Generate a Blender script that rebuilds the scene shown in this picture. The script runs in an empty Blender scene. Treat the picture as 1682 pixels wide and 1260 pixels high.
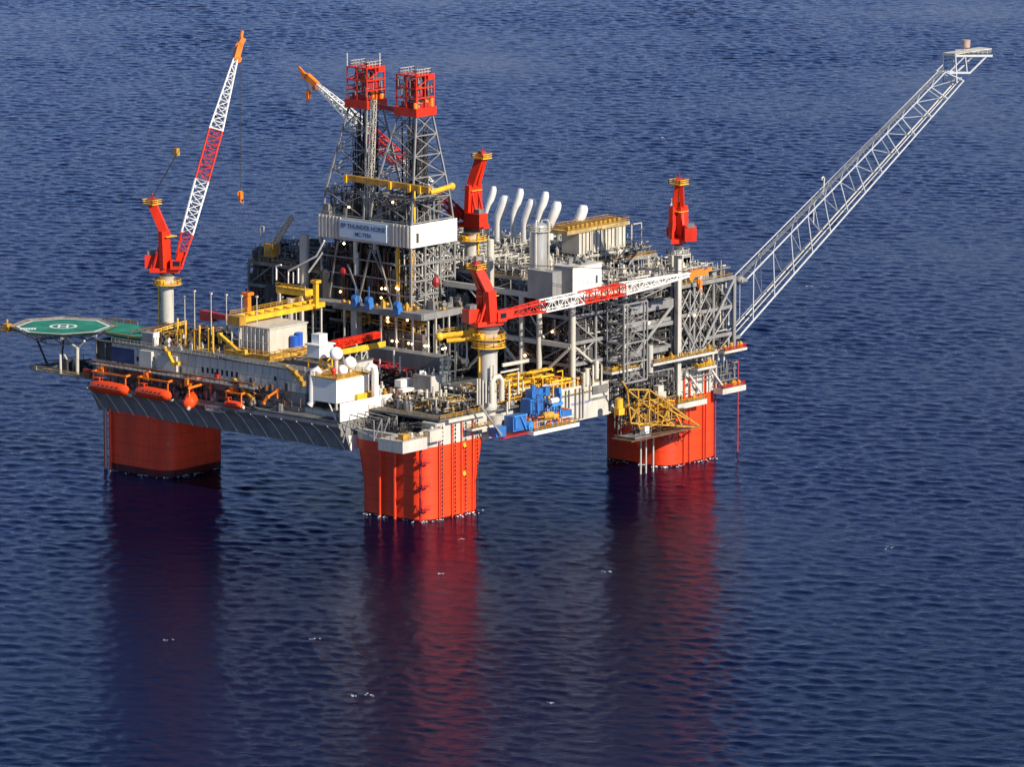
import bpy, math, random
import numpy as np
from mathutils import Vector
S = bpy.context.scene
V = Vector
# ---------------------------------------------------------------- camera
F_PX = 10000.0
PITCH = math.radians(10.1); HEAD = math.radians(40.7)
CAM = V((-1320.8, -1171.9, 352.7))
FWD = V((math.cos(HEAD)*math.cos(PITCH), math.sin(HEAD)*math.cos(PITCH), -math.sin(PITCH)))
RGT = V((math.sin(HEAD), -math.cos(HEAD), 0.0)); UPV = RGT.cross(FWD)
cd = bpy.data.cameras.new('camera'); cam = bpy.data.objects.new('camera', cd)
S.collection.objects.link(cam); S.camera = cam
cam.location = CAM; cam.rotation_euler = FWD.to_track_quat('-Z', 'Y').to_euler()
cd.sensor_width = 36.0; cd.lens = 36.0*F_PX/1682.0; cd.clip_start = 10; cd.clip_end = 80000
# ---------------------------------------------------------------- light
SUN_EL = math.radians(31); SUN_DIR = V((-0.06, -1.0, 0)).normalized()
sd = V((SUN_DIR.x*math.cos(SUN_EL), SUN_DIR.y*math.cos(SUN_EL), math.sin(SUN_EL)))
W = bpy.data.worlds.new('World'); S.world = W; W.use_nodes = True
nt = W.node_tree; bg = nt.nodes['Background']; sky = nt.nodes.new('ShaderNodeTexSky')
sky.sky_type = 'NISHITA'; sky.sun_disc = False; sky.sun_elevation = SUN_EL
sky.sun_rotation = math.atan2(SUN_DIR.x, SUN_DIR.y); sky.air_density = 1.0; sky.dust_density = 0.0; sky.ozone_density = 5.0; sky.altitude = 2500
nt.links.new(sky.outputs[0], bg.inputs[0]); bg.inputs[1].default_value = 0.080
sl = bpy.data.lights.new('sun', 'SUN'); so = bpy.data.objects.new('sun', sl); S.collection.objects.link(so)
sl.energy = 4.8; sl.angle = math.radians(0.5); sl.color = (1.0, 0.90, 0.74)
so.rotation_euler = (-sd).to_track_quat('-Z', 'Y').to_euler(); so.location = (0, -200, 300)
S.view_settings.view_transform = 'Standard'; S.view_settings.look = 'None'
S.view_settings.exposure = 0.62; S.view_settings.gamma = 1
# ---------------------------------------------------------------- surveying helpers: sight line through a photo point, cut by a real plane
def ray(px, py): return FWD + RGT*((px-841)/F_PX) - UPV*((py-630)/F_PX)
def onx(px, py, x): d = ray(px, py); return CAM + d*((x-CAM.x)/d.x)
def ony(px, py, y): d = ray(px, py); return CAM + d*((y-CAM.y)/d.y)
def onz(px, py, z): d = ray(px, py); return CAM + d*((z-CAM.z)/d.z)
def ond(px, py, ref): d = ray(px, py); return CAM + d*((V(ref)-CAM).dot(FWD))
# ---------------------------------------------------------------- materials
MATS = {}
def mat(name, col, rough=0.5, metal=0.0, vary=0.12, rust=0.0, emit=0.0, scale=0.35, streak=0.0):
    if name in MATS: return MATS[name]
    m = bpy.data.materials.new(name); m.use_nodes = True; n = m.node_tree.nodes; l = m.node_tree.links
    b = n['Principled BSDF']; b.inputs['Roughness'].default_value = rough; b.inputs['Metallic'].default_value = metal
    tc = n.new('ShaderNodeTexCoord'); mp = n.new('ShaderNodeMapping'); l.new(tc.outputs['Object'], mp.inputs[0])
    mp.inputs['Scale'].default_value = (1, 1, 0.35)
    no = n.new('ShaderNodeTexNoise'); no.inputs['Scale'].default_value = scale; no.inputs['Detail'].default_value = 6
    l.new(mp.outputs[0], no.inputs['Vector'])
    mr = n.new('ShaderNodeMapRange'); mr.inputs[1].default_value = 0.3; mr.inputs[2].default_value = 0.7
    mr.inputs[3].default_value = 1-vary*1.4; mr.inputs[4].default_value = 1+vary*0.6
    l.new(no.outputs['Fac'], mr.inputs[0])
    mx = n.new('ShaderNodeMix'); mx.data_type = 'RGBA'; mx.blend_type = 'MULTIPLY'; mx.inputs[0].default_value = 1
    mx.inputs[6].default_value = (*col, 1); l.new(mr.outputs[0], mx.inputs[7])
    out = mx.outputs[2]
    if rust > 0:
        n2 = n.new('ShaderNodeTexNoise'); n2.inputs['Scale'].default_value = 0.9; n2.inputs['Detail'].default_value = 8; n2.inputs['Roughness'].default_value = 0.7
        mp2 = n.new('ShaderNodeMapping'); l.new(tc.outputs['Object'], mp2.inputs[0]); mp2.inputs['Scale'].default_value = (1, 1, 0.16)
        l.new(mp2.outputs[0], n2.inputs['Vector'])
        r2 = n.new('ShaderNodeMapRange'); r2.inputs[1].default_value = 0.60-rust*0.14; r2.inputs[2].default_value = 0.72
        r2.inputs[4].default_value = 0.65; l.new(n2.outputs['Fac'], r2.inputs[0])
        m2 = n.new('ShaderNodeMix'); m2.data_type = 'RGBA'; l.new(r2.outputs[0], m2.inputs[0]); l.new(out, m2.inputs[6])
        m2.inputs[7].default_value = (col[0]*0.45+0.03, col[1]*0.35+0.015, col[2]*0.3+0.008, 1); out = m2.outputs[2]
    l.new(out, b.inputs['Base Color'])
    if emit > 0:
        b.inputs['Emission Color'].default_value = (*col, 1); b.inputs['Emission Strength'].default_value = emit
    MATS[name] = m; return m
ORANGE = mat('column_orange_paint', (0.87, 0.052, 0.005), 0.5, vary=0.22, rust=0.75, scale=0.1)
GREYW = mat('pale_grey_hull_paint', (0.50, 0.48, 0.44), 0.5, vary=0.15, rust=0.45, scale=0.15)
GREY = mat('grey_steel_paint', (0.23, 0.23, 0.232), 0.5, vary=0.2, rust=0.4)
MIDG = mat('mid_grey_steel', (0.20, 0.195, 0.19), 0.55, vary=0.3, rust=0.5)
DARK = mat('dark_grimy_steel', (0.055, 0.052, 0.055), 0.6, vary=0.4, rust=0.4)
DECKG = mat('deck_coating', (0.11, 0.115, 0.12), 0.7, vary=0.35, rust=0.3)
WHITE = mat('white_paint', (0.78, 0.77, 0.73), 0.4, vary=0.05, rust=0.1)
CREAM = mat('cream_paint', (0.52, 0.49, 0.42), 0.45, vary=0.12, rust=0.35)
RED = mat('crane_red_paint', (0.66, 0.027, 0.006), 0.4, vary=0.18, rust=0.25)
DRED = mat('dull_red_paint', (0.34, 0.02, 0.025), 0.5, vary=0.25, rust=0.4)
YEL = mat('safety_yellow_paint', (0.78, 0.42, 0.025), 0.45, vary=0.18, rust=0.4)
OCH = mat('ochre_paint', (0.50, 0.27, 0.035), 0.5, vary=0.3, rust=0.6)
ORG = mat('hook_orange_paint', (0.85, 0.20, 0.015), 0.45, vary=0.15, rust=0.3)
BOATO = mat('lifeboat_orange_gelcoat', (0.85, 0.075, 0.012), 0.3, vary=0.05)
BLUE = mat('machine_blue_paint', (0.03, 0.14, 0.42), 0.45, vary=0.25, rust=0.25)
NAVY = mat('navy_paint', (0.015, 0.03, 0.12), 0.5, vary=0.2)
GREEN = mat('helideck_green', (0.015, 0.20, 0.125), 0.6, rust=0.3, vary=0.35, scale=0.15)
TANK = mat('stainless_cladding', (0.55, 0.54, 0.52), 0.32, metal=0.55, vary=0.12)
STACKW = mat('bright_stack_cladding', (0.80, 0.78, 0.76), 0.35, metal=0.2, vary=0.06, rust=0.1)
RUSTB = mat('rusty_brown_steel', (0.15, 0.075, 0.045), 0.75, vary=0.4)
CABLE = mat('black_rope', (0.025, 0.025, 0.03), 0.7)
GLASS = mat('dark_window_glass', (0.015, 0.02, 0.025), 0.12)
LAMP = mat('lit_lamp_glass', (1.0, 0.62, 0.25), 0.3, emit=9.0)
COOLH = mat('faded_ochre_header', (0.46, 0.33, 0.13), 0.55, vary=0.3, rust=0.5)
WETRED = mat('wet_waterline_band', (0.10, 0.010, 0.010), 0.25, vary=0.4)
FOAM = mat('sea_foam', (0.75, 0.78, 0.8), 0.9)
BLUETXT = mat('blue_lettering', (0.10, 0.13, 0.42), 0.5)
DARKTXT = mat('slate_blue_lettering', (0.05, 0.08, 0.16), 0.5)
# ---------------------------------------------------------------- the sea
def sea():
    rng = np.random.RandomState(5)
    h = np.array([math.cos(HEAD), math.sin(HEAD)]); s = np.array([h[1], -h[0]])
    a = np.concatenate([[-20000, -6000, -1500, 300, 900], np.arange(1290, 3300, 1.3), [3600, 4200, 6000, 12000, 60000]])
    b = np.concatenate([[-40000, -9000, -2500, -900], np.arange(-380, 381, 0.95), [900, 2500, 9000, 40000]])
    A, B = np.meshgrid(a, b, indexing='ij')
    amp = (np.clip((A-1270)/40, 0, 1)*np.clip((3420-A)/150, 0, 1)*np.clip((430-np.abs(B))/30, 0, 1)).astype(np.float32)
    Z = np.zeros_like(A, dtype=np.float32); A32 = A.astype(np.float32); B32 = B.astype(np.float32)
    N = 95
    for i in range(N):
        lam = 3.0*(11.5/3.0)**((i+rng.rand())/N)
        th = rng.normal(0.3, 0.8)
        k = 2*math.pi/lam
        slope = 0.0108*(0.5+0.5*math.exp(-((math.log(lam/4.0))/0.8)**2))*(0.6+0.8*rng.rand())
        Z += (slope/k)*np.cos(k*math.cos(th)*A32 + k*math.sin(th)*B32 + rng.rand()*6.283)
    G = np.zeros_like(Z)
    for i in range(9):
        k = 2*math.pi/rng.uniform(70, 420); th = rng.uniform(0, 3.1416); G += np.cos(k*math.cos(th)*A32+k*math.sin(th)*B32*1.6+rng.rand()*6.28)
    Z *= (1.0+0.12*G); Z = Z + 0.25*Z*Z
    Z *= amp
    X = CAM.x + A*h[0] + B*s[0]; Y = CAM.y + A*h[1] + B*s[1]
    co = np.stack([X, Y, Z], -1).reshape(-1, 3).astype(np.float32)
    na, nb = A.shape
    idx = np.arange(na*nb).reshape(na, nb)
    q = np.stack([idx[:-1, :-1], idx[:-1, 1:], idx[1:, 1:], idx[1:, :-1]], -1).reshape(-1, 4)[:, ::-1]
    me = bpy.data.meshes.new('sea'); nv, nf = len(co), len(q)
    me.vertices.add(nv); me.vertices.foreach_set('co', co.ravel())
    me.loops.add(nf*4); me.loops.foreach_set('vertex_index', np.ascontiguousarray(q).ravel().astype(np.int32))
    me.polygons.add(nf); me.polygons.foreach_set('loop_start', np.arange(0, nf*4, 4, dtype=np.int32))
    me.polygons.foreach_set('use_smooth', np.ones(nf, dtype=bool)); me.update()
    o = bpy.data.objects.new('sea', me); S.collection.objects.link(o); o['kind'] = 'structure'
    if me.polygons[len(me.polygons)//2].normal.z < 0: me.flip_normals()
    m = bpy.data.materials.new('sea_water'); m.use_nodes = True; n = m.node_tree.nodes; l = m.node_tree.links
    n.remove(n['Principled BSDF']); df = n.new('ShaderNodeBsdfDiffuse'); df.inputs['Color'].default_value = (0.0005, 0.002, 0.016, 1)
    gl = n.new('ShaderNodeBsdfGlossy'); gl.inputs['Color'].default_value = (0.74, 0.70, 0.90, 1); gl.inputs['Roughness'].default_value = 0.05
    fr = n.new('ShaderNodeFresnel'); fr.inputs['IOR'].default_value = 1.333
    pw = n.new('ShaderNodeMath'); pw.operation = 'POWER'; pw.inputs[1].default_value = 1.5; l.new(fr.outputs[0], pw.inputs[0])
    ms = n.new('ShaderNodeMixShader'); l.new(pw.outputs[0], ms.inputs[0]); l.new(df.outputs[0], ms.inputs[1]); l.new(gl.outputs[0], ms.inputs[2])
    l.new(ms.outputs[0], n['Material Output'].inputs['Surface'])
    tc = n.new('ShaderNodeTexCoord')
    rot = n.new('ShaderNodeMapping'); l.new(tc.outputs['Object'], rot.inputs[0]); rot.inputs['Rotation'].default_value = (0, 0, -HEAD-0.12)
    prev = None
    for sc, st, dist, stretch in ((0.8, 0.28, 0.38, 0.42), (1.8, 0.42, 0.17, 0.5)):
        mp = n.new('ShaderNodeMapping'); l.new(rot.outputs[0], mp.inputs[0]); mp.inputs['Scale'].default_value = (1, stretch, 1)
        t = n.new('ShaderNodeTexNoise'); t.inputs['Scale'].default_value = sc; t.inputs['Detail'].default_value = 5; t.inputs['Roughness'].default_value = 0.6
        l.new(mp.outputs[0], t.inputs['Vector'])
        bp = n.new('ShaderNodeBump'); bp.inputs['Strength'].default_value = st; bp.inputs['Distance'].default_value = dist
        l.new(t.outputs['Fac'], bp.inputs['Height'])
        if prev: l.new(prev.outputs[0], bp.inputs['Normal'])
        prev = bp
    for q in (df, gl, fr): l.new(prev.outputs[0], q.inputs['Normal'])
    me.materials.append(m)
sea()
# ---------------------------------------------------------------- mesh kit
class M:
    def __init__(s): s.v = []; s.f = []
    def add(s, vs, fs):
        b = len(s.v); s.v += [tuple(p) for p in vs]; s.f += [tuple(i+b for i in f) for f in fs]; return s
    def box(s, x0, x1, y0, y1, z0, z1):
        return s.add([(x, y, z) for z in (z0, z1) for (x, y) in ((x0, y0), (x1, y0), (x1, y1), (x0, y1))],
                     [(3, 2, 1, 0), (4, 5, 6, 7), (0, 1, 5, 4), (1, 2, 6, 5), (2, 3, 7, 6), (3, 0, 4, 7)])
    def bar(s, p, q, w=0.4, h=None, up=None):
        p = V(p); q = V(q); h = h or w; d = q-p
        if d.length < 1e-4: return s
        d.normalize(); u = V(up) if up else (V((0, 0, 1)) if abs(d.z) < 0.95 else V((1, 0, 0)))
        r = d.cross(u).normalized(); u = r.cross(d)
        c = [r*w/2+u*h/2, r*-w/2+u*h/2, r*-w/2-u*h/2, r*w/2-u*h/2]
        return s.add([p+k for k in c]+[q+k for k in c], [(0, 1, 2, 3), (7, 6, 5, 4), (0, 4, 5, 1), (1, 5, 6, 2), (2, 6, 7, 3), (3, 7, 4, 0)])
    def tube(s, p, q, r, r2=None, n=8, cap=True):
        p = V(p); q = V(q); r2 = r if r2 is None else r2; d = q-p
        if d.length < 1e-4: return s
        d.normalize(); u = V((0, 0, 1)) if abs(d.z) < 0.95 else V((1, 0, 0))
        a = d.cross(u).normalized(); b = d.cross(a)
        vs = []
        for (c, rr) in ((p, r), (q, r2)):
            for i in range(n):
                t = 2*math.pi*i/n; vs.append(c+a*math.cos(t)*rr+b*math.sin(t)*rr)
        fs = [(i, i+n, (i+1) % n+n, (i+1) % n) for i in range(n)]
        if cap: fs += [tuple(range(n)), tuple(range(2*n-1, n-1, -1))]
        return s.add(vs, fs)
    def path(s, pts, r, n=8):
        pts = [V(p) for p in pts]; rs = r if isinstance(r, (list, tuple)) else [r]*len(pts)
        vs = []; a = None
        for i, p in enumerate(pts):
            d = (pts[min(i+1, len(pts)-1)]-pts[max(i-1, 0)]).normalized()
            if a is None:
                a = d.cross(V((0, 0, 1)) if abs(d.z) < 0.9 else V((1, 0, 0))).normalized()
            a = (a-d*a.dot(d)).normalized(); b = d.cross(a)
            for k in range(n):
                t = 2*math.pi*k/n; vs.append(p+a*math.cos(t)*rs[i]+b*math.sin(t)*rs[i])
        fs = []
        for i in range(len(pts)-1):
            for k in range(n):
                fs.append((i*n+k, (i+1)*n+k, (i+1)*n+(k+1) % n, i*n+(k+1) % n))
        fs += [tuple(range(n)), tuple(range(len(vs)-1, len(vs)-n-1, -1))]
        return s.add(vs, fs)
    def sphere(s, c, r, n=16, sz=1.0):
        c = V(c); vs = []; m = n//2
        for i in range(1, m):
            ph = math.pi*i/m
            for k in range(n):
                t = 2*math.pi*k/n; vs.append(c+V((math.sin(ph)*math.cos(t)*r, math.sin(ph)*math.sin(t)*r, math.cos(ph)*r*sz)))
        vs += [c+V((0, 0, r*sz)), c-V((0, 0, r*sz))]; T = len(vs)-2
        fs = [(i*n+k, (i+1)*n+k, (i+1)*n+(k+1) % n, i*n+(k+1) % n) for i in range(m-2) for k in range(n)]
        fs += [(T, k, (k+1) % n) for k in range(n)] + [(T+1, (m-2)*n+(k+1) % n, (m-2)*n+k) for k in range(n)]
        return s.add(vs, fs)
    def prism(s, poly, z0, z1):
        n = len(poly)
        vs = [(p[0], p[1], z0) for p in poly]+[(p[0], p[1], z1) for p in poly]
        return s.add(vs, [tuple(range(n-1, -1, -1)), tuple(range(n, 2*n))]+[(i, (i+1) % n, (i+1) % n+n, i+n) for i in range(n)])
    def loft(s, rings):
        n = len(rings[0]); vs = [p for r in rings for p in r]
        fs = [(i*n+k, i*n+(k+1) % n, (i+1)*n+(k+1) % n, (i+1)*n+k) for i in range(len(rings)-1) for k in range(n)]
        fs += [tuple(range(n-1, -1, -1)), tuple(range((len(rings)-1)*n, len(rings)*n))]
        return s.add(vs, fs)
    def truss(s, p, q, w0, w1, n, c=0.35, d=0.2, up=(0, 0, 1), h0=None, h1=None):
        """four-chord lattice girder from p to q"""
        p = V(p); q = V(q); h0 = h0 or w0; h1 = h1 or w1; ax = (q-p).normalized()
        r = ax.cross(V(up)).normalized(); u = r.cross(ax)
        st = []
        for i in range(n+1):
            t = i/n; w = w0+(w1-w0)*t; h = h0+(h1-h0)*t; o = p+(q-p)*t
            st.append([o+r*w/2+u*h/2, o-r*w/2+u*h/2, o-r*w/2-u*h/2, o+r*w/2-u*h/2])
        for k in range(4): s.bar(st[0][k], st[n][k], c)
        for i in range(n):
            for k in range(4):
                a, b = k, (k+1) % 4
                if i % 2: a, b = b, a
                s.bar(st[i][a], st[i+1][b], d)
                s.bar(st[i][k], st[i][(k+1) % 4], d)
        for k in range(4): s.bar(st[n][k], st[n][(k+1) % 4], d)
        return s
    def rail(s, pts, h=1.2, closed=False, w=0.12, step=2.4):
        pts = [V(p) for p in pts]
        if closed: pts = pts+[pts[0]]
        for a, b in zip(pts, pts[1:]):
            L = (b-a).length; k = max(1, int(L/step))
            for z in (h, h*0.5): s.bar(a+V((0, 0, z)), b+V((0, 0, z)), w)
            for i in range(k+1):
                o = a+(b-a)*(i/k); s.bar(o, o+V((0, 0, h)), w)
        return s
def rrect(x0, x1, y0, y1, r, n=4):
    P = []
    for (cx, cy, a0) in ((x1-r, y1-r, 0), (x0+r, y1-r, 90), (x0+r, y0+r, 180), (x1-r, y0+r, 270)):
        for i in range(n+1):
            t = math.radians(a0+90*i/n); P.append((cx+r*math.cos(t), cy+r*math.sin(t)))
    return P
def thing(name, label, cat, loc=(0, 0, 0), group=None):
    o = bpy.data.objects.new(name, None); S.collection.objects.link(o); o.location = loc; o.empty_display_size = 1
    o['label'] = label; o['category'] = cat
    if group: o['group'] = group
    return o
def wloc(o):
    v = V((0, 0, 0))
    while o: v += V(o.location); o = o.parent
    return v
def part(name, m, material, parent=None, label=None, smooth=False, kind=None):
    off = wloc(parent) if parent else V((0, 0, 0))
    me = bpy.data.meshes.new(name)
    me.from_pydata([(x-off.x, y-off.y, z-off.z) for (x, y, z) in m.v], [], m.f)
    me.materials.append(material); me.update()
    if smooth:
        me.polygons.foreach_set('use_smooth', [True]*len(me.polygons))
        try: me.set_sharp_from_angle(angle=math.radians(40))
        except Exception: pass
    o = bpy.data.objects.new(name, me); S.collection.objects.link(o)
    if parent: o.parent = parent
    if label: o['label'] = label
    if kind: o['kind'] = kind
    return o
def single(name, m, material, label, cat, group=None, smooth=False):
    xs = [p[0] for p in m.v]; ys = [p[1] for p in m.v]; zs = [p[2] for p in m.v]
    c = V(((min(xs)+max(xs))/2, (min(ys)+max(ys))/2, min(zs)))
    m.v = [(x-c.x, y-c.y, z-c.z) for (x, y, z) in m.v]
    o = part(name, m, material, None, None, smooth); o.location = c; o['label'] = label; o['category'] = cat
    if group: o['group'] = group
    return o
def copy_tree(o, parent=None, loc=None, rz=None):
    c = o.copy(); S.collection.objects.link(c); c.parent = parent
    if loc is not None: c.location = loc
    if rz is not None: c.rotation_euler = (0, 0, rz)
    for ch in list(o.children): copy_tree(ch, c)
    return c
R = random.Random(11)

def parts(name, ms, material, parent, label=None, smooth=False):
    for q in ms: part(name, q, material, parent, label, smooth)
# ---------------------------------------------------------------- clutter generator for pipework and equipment
def clutter(x0, x1, y0, y1, z0, z1, n, r=(0.1, 0.35), vert=0.4, seed=0):
    g = random.Random(seed); m = M(); dx, dy, dz = x1-x0, y1-y0, z1-z0
    for i in range(n):
        rr = g.uniform(*r); p = V((g.uniform(x0, x1), g.uniform(y0, y1), g.uniform(z0, z1))); pts = [p.copy()]
        for k in range(g.choice((1, 2, 2, 3))):
            a = g.random(); q = pts[-1].copy()
            if a < vert: q.z = g.uniform(z0, z1)
            elif a < vert+(1-vert)/2: q.x = min(x1, max(x0, q.x+g.uniform(-1, 1)*min(dx, 12)))
            else: q.y = min(y1, max(y0, q.y+g.uniform(-1, 1)*min(dy, 12)))
            if (q-pts[-1]).length > 0.5: pts.append(q)
        for a, b in zip(pts, pts[1:]): m.tube(a, b, rr, n=6)
    return m
def gear(x0, x1, y0, y1, z0, n, seed=0, s=(0.5, 2.0), h=(0.6, 2.2)):
    g = random.Random(seed); m = M()
    for i in range(n):
        x = g.uniform(x0, x1); y = g.uniform(y0, y1); a = g.uniform(*s)/2; b = g.uniform(*s)/2; hh = g.uniform(*h); t = g.random()
        if t < 0.5: m.box(x-a, x+a, y-b, y+b, z0, z0+hh).box(x-a*0.6, x+a*0.3, y-b*0.6, y+b*0.6, z0+hh, z0+hh*1.3)
        elif t < 0.75: m.tube((x, y, z0), (x, y, z0+hh), min(a, b), n=8).sphere((x, y, z0+hh), min(a, b), 8, 0.5)
        else: m.tube((x-a, y, z0+hh*0.5), (x+a, y, z0+hh*0.5), min(b, hh*0.45), n=8)
    return m
# ---------------------------------------------------------------- hull
hull = thing('floating_hull', 'floating production rig hull, four orange columns under a pale grey deck box', 'rig hull', (57, 50, 0))
def column(cx, cy, fx0=0, fx1=0, fy0=0, fy1=0, ztop=29, zred=22, wet=0.5, h=13.4):
    m = M()
    def ring(z, k):
        return [(x, y, z) for (x, y) in rrect(cx-h-fx0*k, cx+h+fx1*k, cy-h-fy0*k, cy+h+fy1*k, 5.8)]
    m.loft([ring(wet, 0), ring(9, 0), ring(zred, 1)])
    c = part('column', m, ORANGE, hull, smooth=True)
    part('waterline_band', M().loft([ring(-22, 0), ring(wet-.01, 0)]), WETRED, c, smooth=True)
    sm = M()
    for z in (4.5, 8.8, 13.1, 17.4):
        k = max(0, (z-9)/(zred-9)); sm.loft([[(cx+(x-cx)*1.0025, cy+(y-cy)*1.0025, zz) for (x, y, zz) in ring(z, k)], [(cx+(x-cx)*1.0025, cy+(y-cy)*1.0025, zz+.12) for (x, y, zz) in ring(z, k)]])
    part('weld_seam', sm, DRED, c)
    if ztop: part('column_head', M().loft([ring(zred+0.01, 1), ring(ztop, 1)]), GREYW, c, smooth=True)
    # boot top band
    return c
c0 = column(0, 0, fx1=3.0, fy1=2.6, ztop=25); c1 = column(112, 0, ztop=29, zred=21); c2 = column(0, 104.2, ztop=None, zred=20, wet=2.2, h=13.7); c3 = column(114, 101, ztop=None, zred=20)
m = M().box(-13.4, 128, 16, 114, 18.5, 29).box(13, 100.5, -12, 16, 20.5, 29.02)
part('deck_box', m, GREYW, hull)
# flared skirt on the accommodation side with curved stiffeners
sk = M()
pro = [(-13.45, 18.0), (-14.6, 20.5), (-16.4, 23.5), (-18.4, 25.6), (-18.4, 26.6), (-13.45, 26.6)]
sk.add([(x, 15.6, z) for x, z in pro]+[(x, 119.5, z) for x, z in pro],
       [tuple(range(6)), tuple(range(11, 5, -1))]+[(i, i+6, (i+1) % 6+6, (i+1) % 6) for i in range(6)])
skirt = part('flared_skirt', sk, GREY, hull)
st = M()
for i in range(17):
    y = 17.5+i*6.2
    st.path([(x-0.12, y+(j*0.9), z) for j, (x, z) in enumerate(pro[:4])], 0.16, 5)
part('stiffener', st, GREYW, skirt)
# corner end plate facing the sun, above it a grey panel with recess shade in its colour
m = M()
for y in (15.3, 15.7): m.add([(-13.4, y, 18), (-6, y, 18.9), (0, y, 19.6), (0, y, 22.6), (-14.5, y, 22.6)], [])
m.f = [(0, 1, 2, 3, 4), (9, 8, 7, 6, 5)]+[(i, i+5, (i+1) % 5+5, (i+1) % 5) for i in range(5)]
part('end_plate', m, WHITE, hull)
part('recess_shade_panel', M().box(-17.4, 0, 15.72, 15.95, 22.7, 27.2), MIDG, hull)
# corner truss between skirt and column head
part('head_block', M().prism(rrect(-7.5, 15.3, -13.35, -7, 0.8, 2), 25.01, 28.6), GREYW, hull)
part('head_core', M().box(0.5, 13, -6.9, 15, 25.01, 29), DARK, hull)
part('head_machinery', gear(-11, 0, -6, 13, 25.01, 34, 12, (0.8, 2.6), (0.8, 3.2)), DARK, hull, kind='stuff')
part('head_pipework', clutter(-12, -1.5, -11, 13, 25.2, 28.5, 60, (0.1, 0.25), 0.5, 13), DARK, hull, kind='stuff')
m = M()
for a in range(5):
    x = -17+a*3.4
    m.bar((x, 15.3, 26.5), (x+3.4, 4+a*0.3, 23), 0.35).bar((x, 15.3, 21), (x+2.0, 15.3, 26.5), 0.3)
    m.bar((x, 3, 23), (x, 3, 29), 0.3).bar((x, 3, 29), (x+3, 15, 29), 0.3).bar((x, 3, 23), (x+3.4, 3, 29), 0.28)
part('corner_truss', m, GREY, hull)
# corner sponson
part('sponson_locker', gear(-18, -9, -13, -10, 25.81, 7, 15, (0.8, 2), (0.8, 1.8)), CREAM, hull)
part('sponson_ledge', M().box(-13.15, -7.6, -15.6, -13.5, 24.2, 27.6), CREAM, hull)
m = M().box(-24, -13.2, -14.6, -5, 22.3, 25.8)
part('corner_sponson', m, GREYW, hull)
m = M().rail([(-24, -5, 25.8), (-24, -14.6, 25.8), (-13.2, -14.6, 25.8)]).box(-22, -19, -13, -11, 25.8, 27.4)
part('handrail', m, OCH, hull)
# main deck plate over the hull
m = M().box(-18.4, 12, 16.1, 119, 26.65, 27.3).box(-14, 128, 15.9, 114, 29.05, 29.5).box(14, 100.6, -14.4, 15.88, 29.05, 29.5)
part('deck_plate', m, DECKG, hull)
# white edge girder running from the skirt corner to the big crane
m = M().box(-18.3, 6, 15.0, 15.45, 27.35, 32.8).box(6.02, 31, 15.0, 15.45, 29.6, 31.2)
part('edge_girder', m, WHITE, hull)
# starboard side band with recess, pipes and fenders
m = M().box(45, 70, -14.2, -12.05, 21, 31.5).box(70.3, 77, -13.4, -12.1, 21, 29)
part('side_band', m, GREYW, hull)
m = M()
for x in (46, 47.2, 49.5, 51, 54, 56, 57.5): m.tube((x, -14.6, 21.6), (x, -14.6, 31), 0.22, n=6)
m.box(60.5, 61, -14.55, -14.25, 27, 34).box(60.5, 69, -14.55, -14.25, 26.4, 27).box(62, 69, -14.7, -14.25, 28.2, 30.6)
part('fender_pipe', m, MIDG, hull)
# ribs, ladders, risers on the columns
def riser(name, parent, pts, r, mt, n=6):
    mm = M()
    for (x, y, z0, z1) in pts: mm.tube((x, y, z0), (x, y, z1), r, n=n)
    return part(name, mm, mt, parent)
riser('riser_pipe', hull, [(-7.0, -13.8, -3, 28), (-1.3, -13.8, -3, 28), (3.0, -13.8, -3, 28), (8.0, -13.9, -3, 28)], 0.24, ORANGE)
for x in (-6.0, -0.3, 4.4, 9.6):
    mch = M().bar((x, -14.1, -2), (x, -14.1, 28.5), 0.12)
    for k in range(24): mch.box(x-0.17, x+0.17, -14.35, -13.95, -1+k*1.22, -0.4+k*1.22)
    part('mooring_chain', mch, DARK, hull)
m = M()
for z in (3.5, 10.5, 17.5):
    m.box(-14.9, -11.2, -13.8, -11.8, z, z+0.25).rail([(-14.9, -11.8, z), (-14.9, -13.8, z), (-11.2, -13.8, z)], step=1.2)
    m.bar((-14.3, -12.6, z-3), (-13.2, -12.6, z+3), 0.3)
m.box(-13.9, -13.3, -12.6, -12.0, -2, 22)
part('column_ladder', m, DRED, hull)
riser('guide_pipe', hull, [(-14.3, 3.0, -3, 23), (-14.3, -2.8, -3, 22.5)], 0.45, ORANGE, 8)
riser('guide_pipe', hull, [(-14.1, 114.0, -3, 19), (-12.8, 117.6, -3, 19)], 0.4, ORANGE, 8)
riser('guide_pipe', hull, [(-13.9, 116.0, -3, 19)], 0.35, GREYW, 8)
for (x, z) in ((3.6, 12.5), (3.8, 21), (109, 18)): part('marker_plate', M().tube((x, -14.0, z), (x, -14.35, z), 0.75, n=10), YEL, hull)
for (y, z) in ((4.0, 11), (90, 11), (108, 10.5)): part('marker_plate', M().box(-13.6, -13.42, y-0.5, y+0.5, z-0.3, z+0.5), OCH, hull)
rp = []
for x, z1 in ((101.5, 21), (102.6, 21), (106.5, 27), (107.7, 27), (109.2, 27), (110.8, 27), (116, 27), (121, 27)): rp.append((x, -14.0, -3, z1))
riser('riser_pipe', hull, rp[2:7:2], 0.26, ORANGE)
riser('riser_pipe', hull, [(117, -13.9, -3, 28), (122, -13.7, -3, 28), (134, -13, -2, 29)], 0.26, DRED)
riser('caisson_pipe', hull, [(86, -13.6, -3, 22), (88.5, -13.6, -3, 22), (92, -13.6, -3, 22)], 0.3, GREYW)
m = M()
for k in range(7):
    x = 103.5+k*3.1
    m.tube((x, -13.8, 21.2), (x, -13.8, 28.8), 0.3, n=6)
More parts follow.
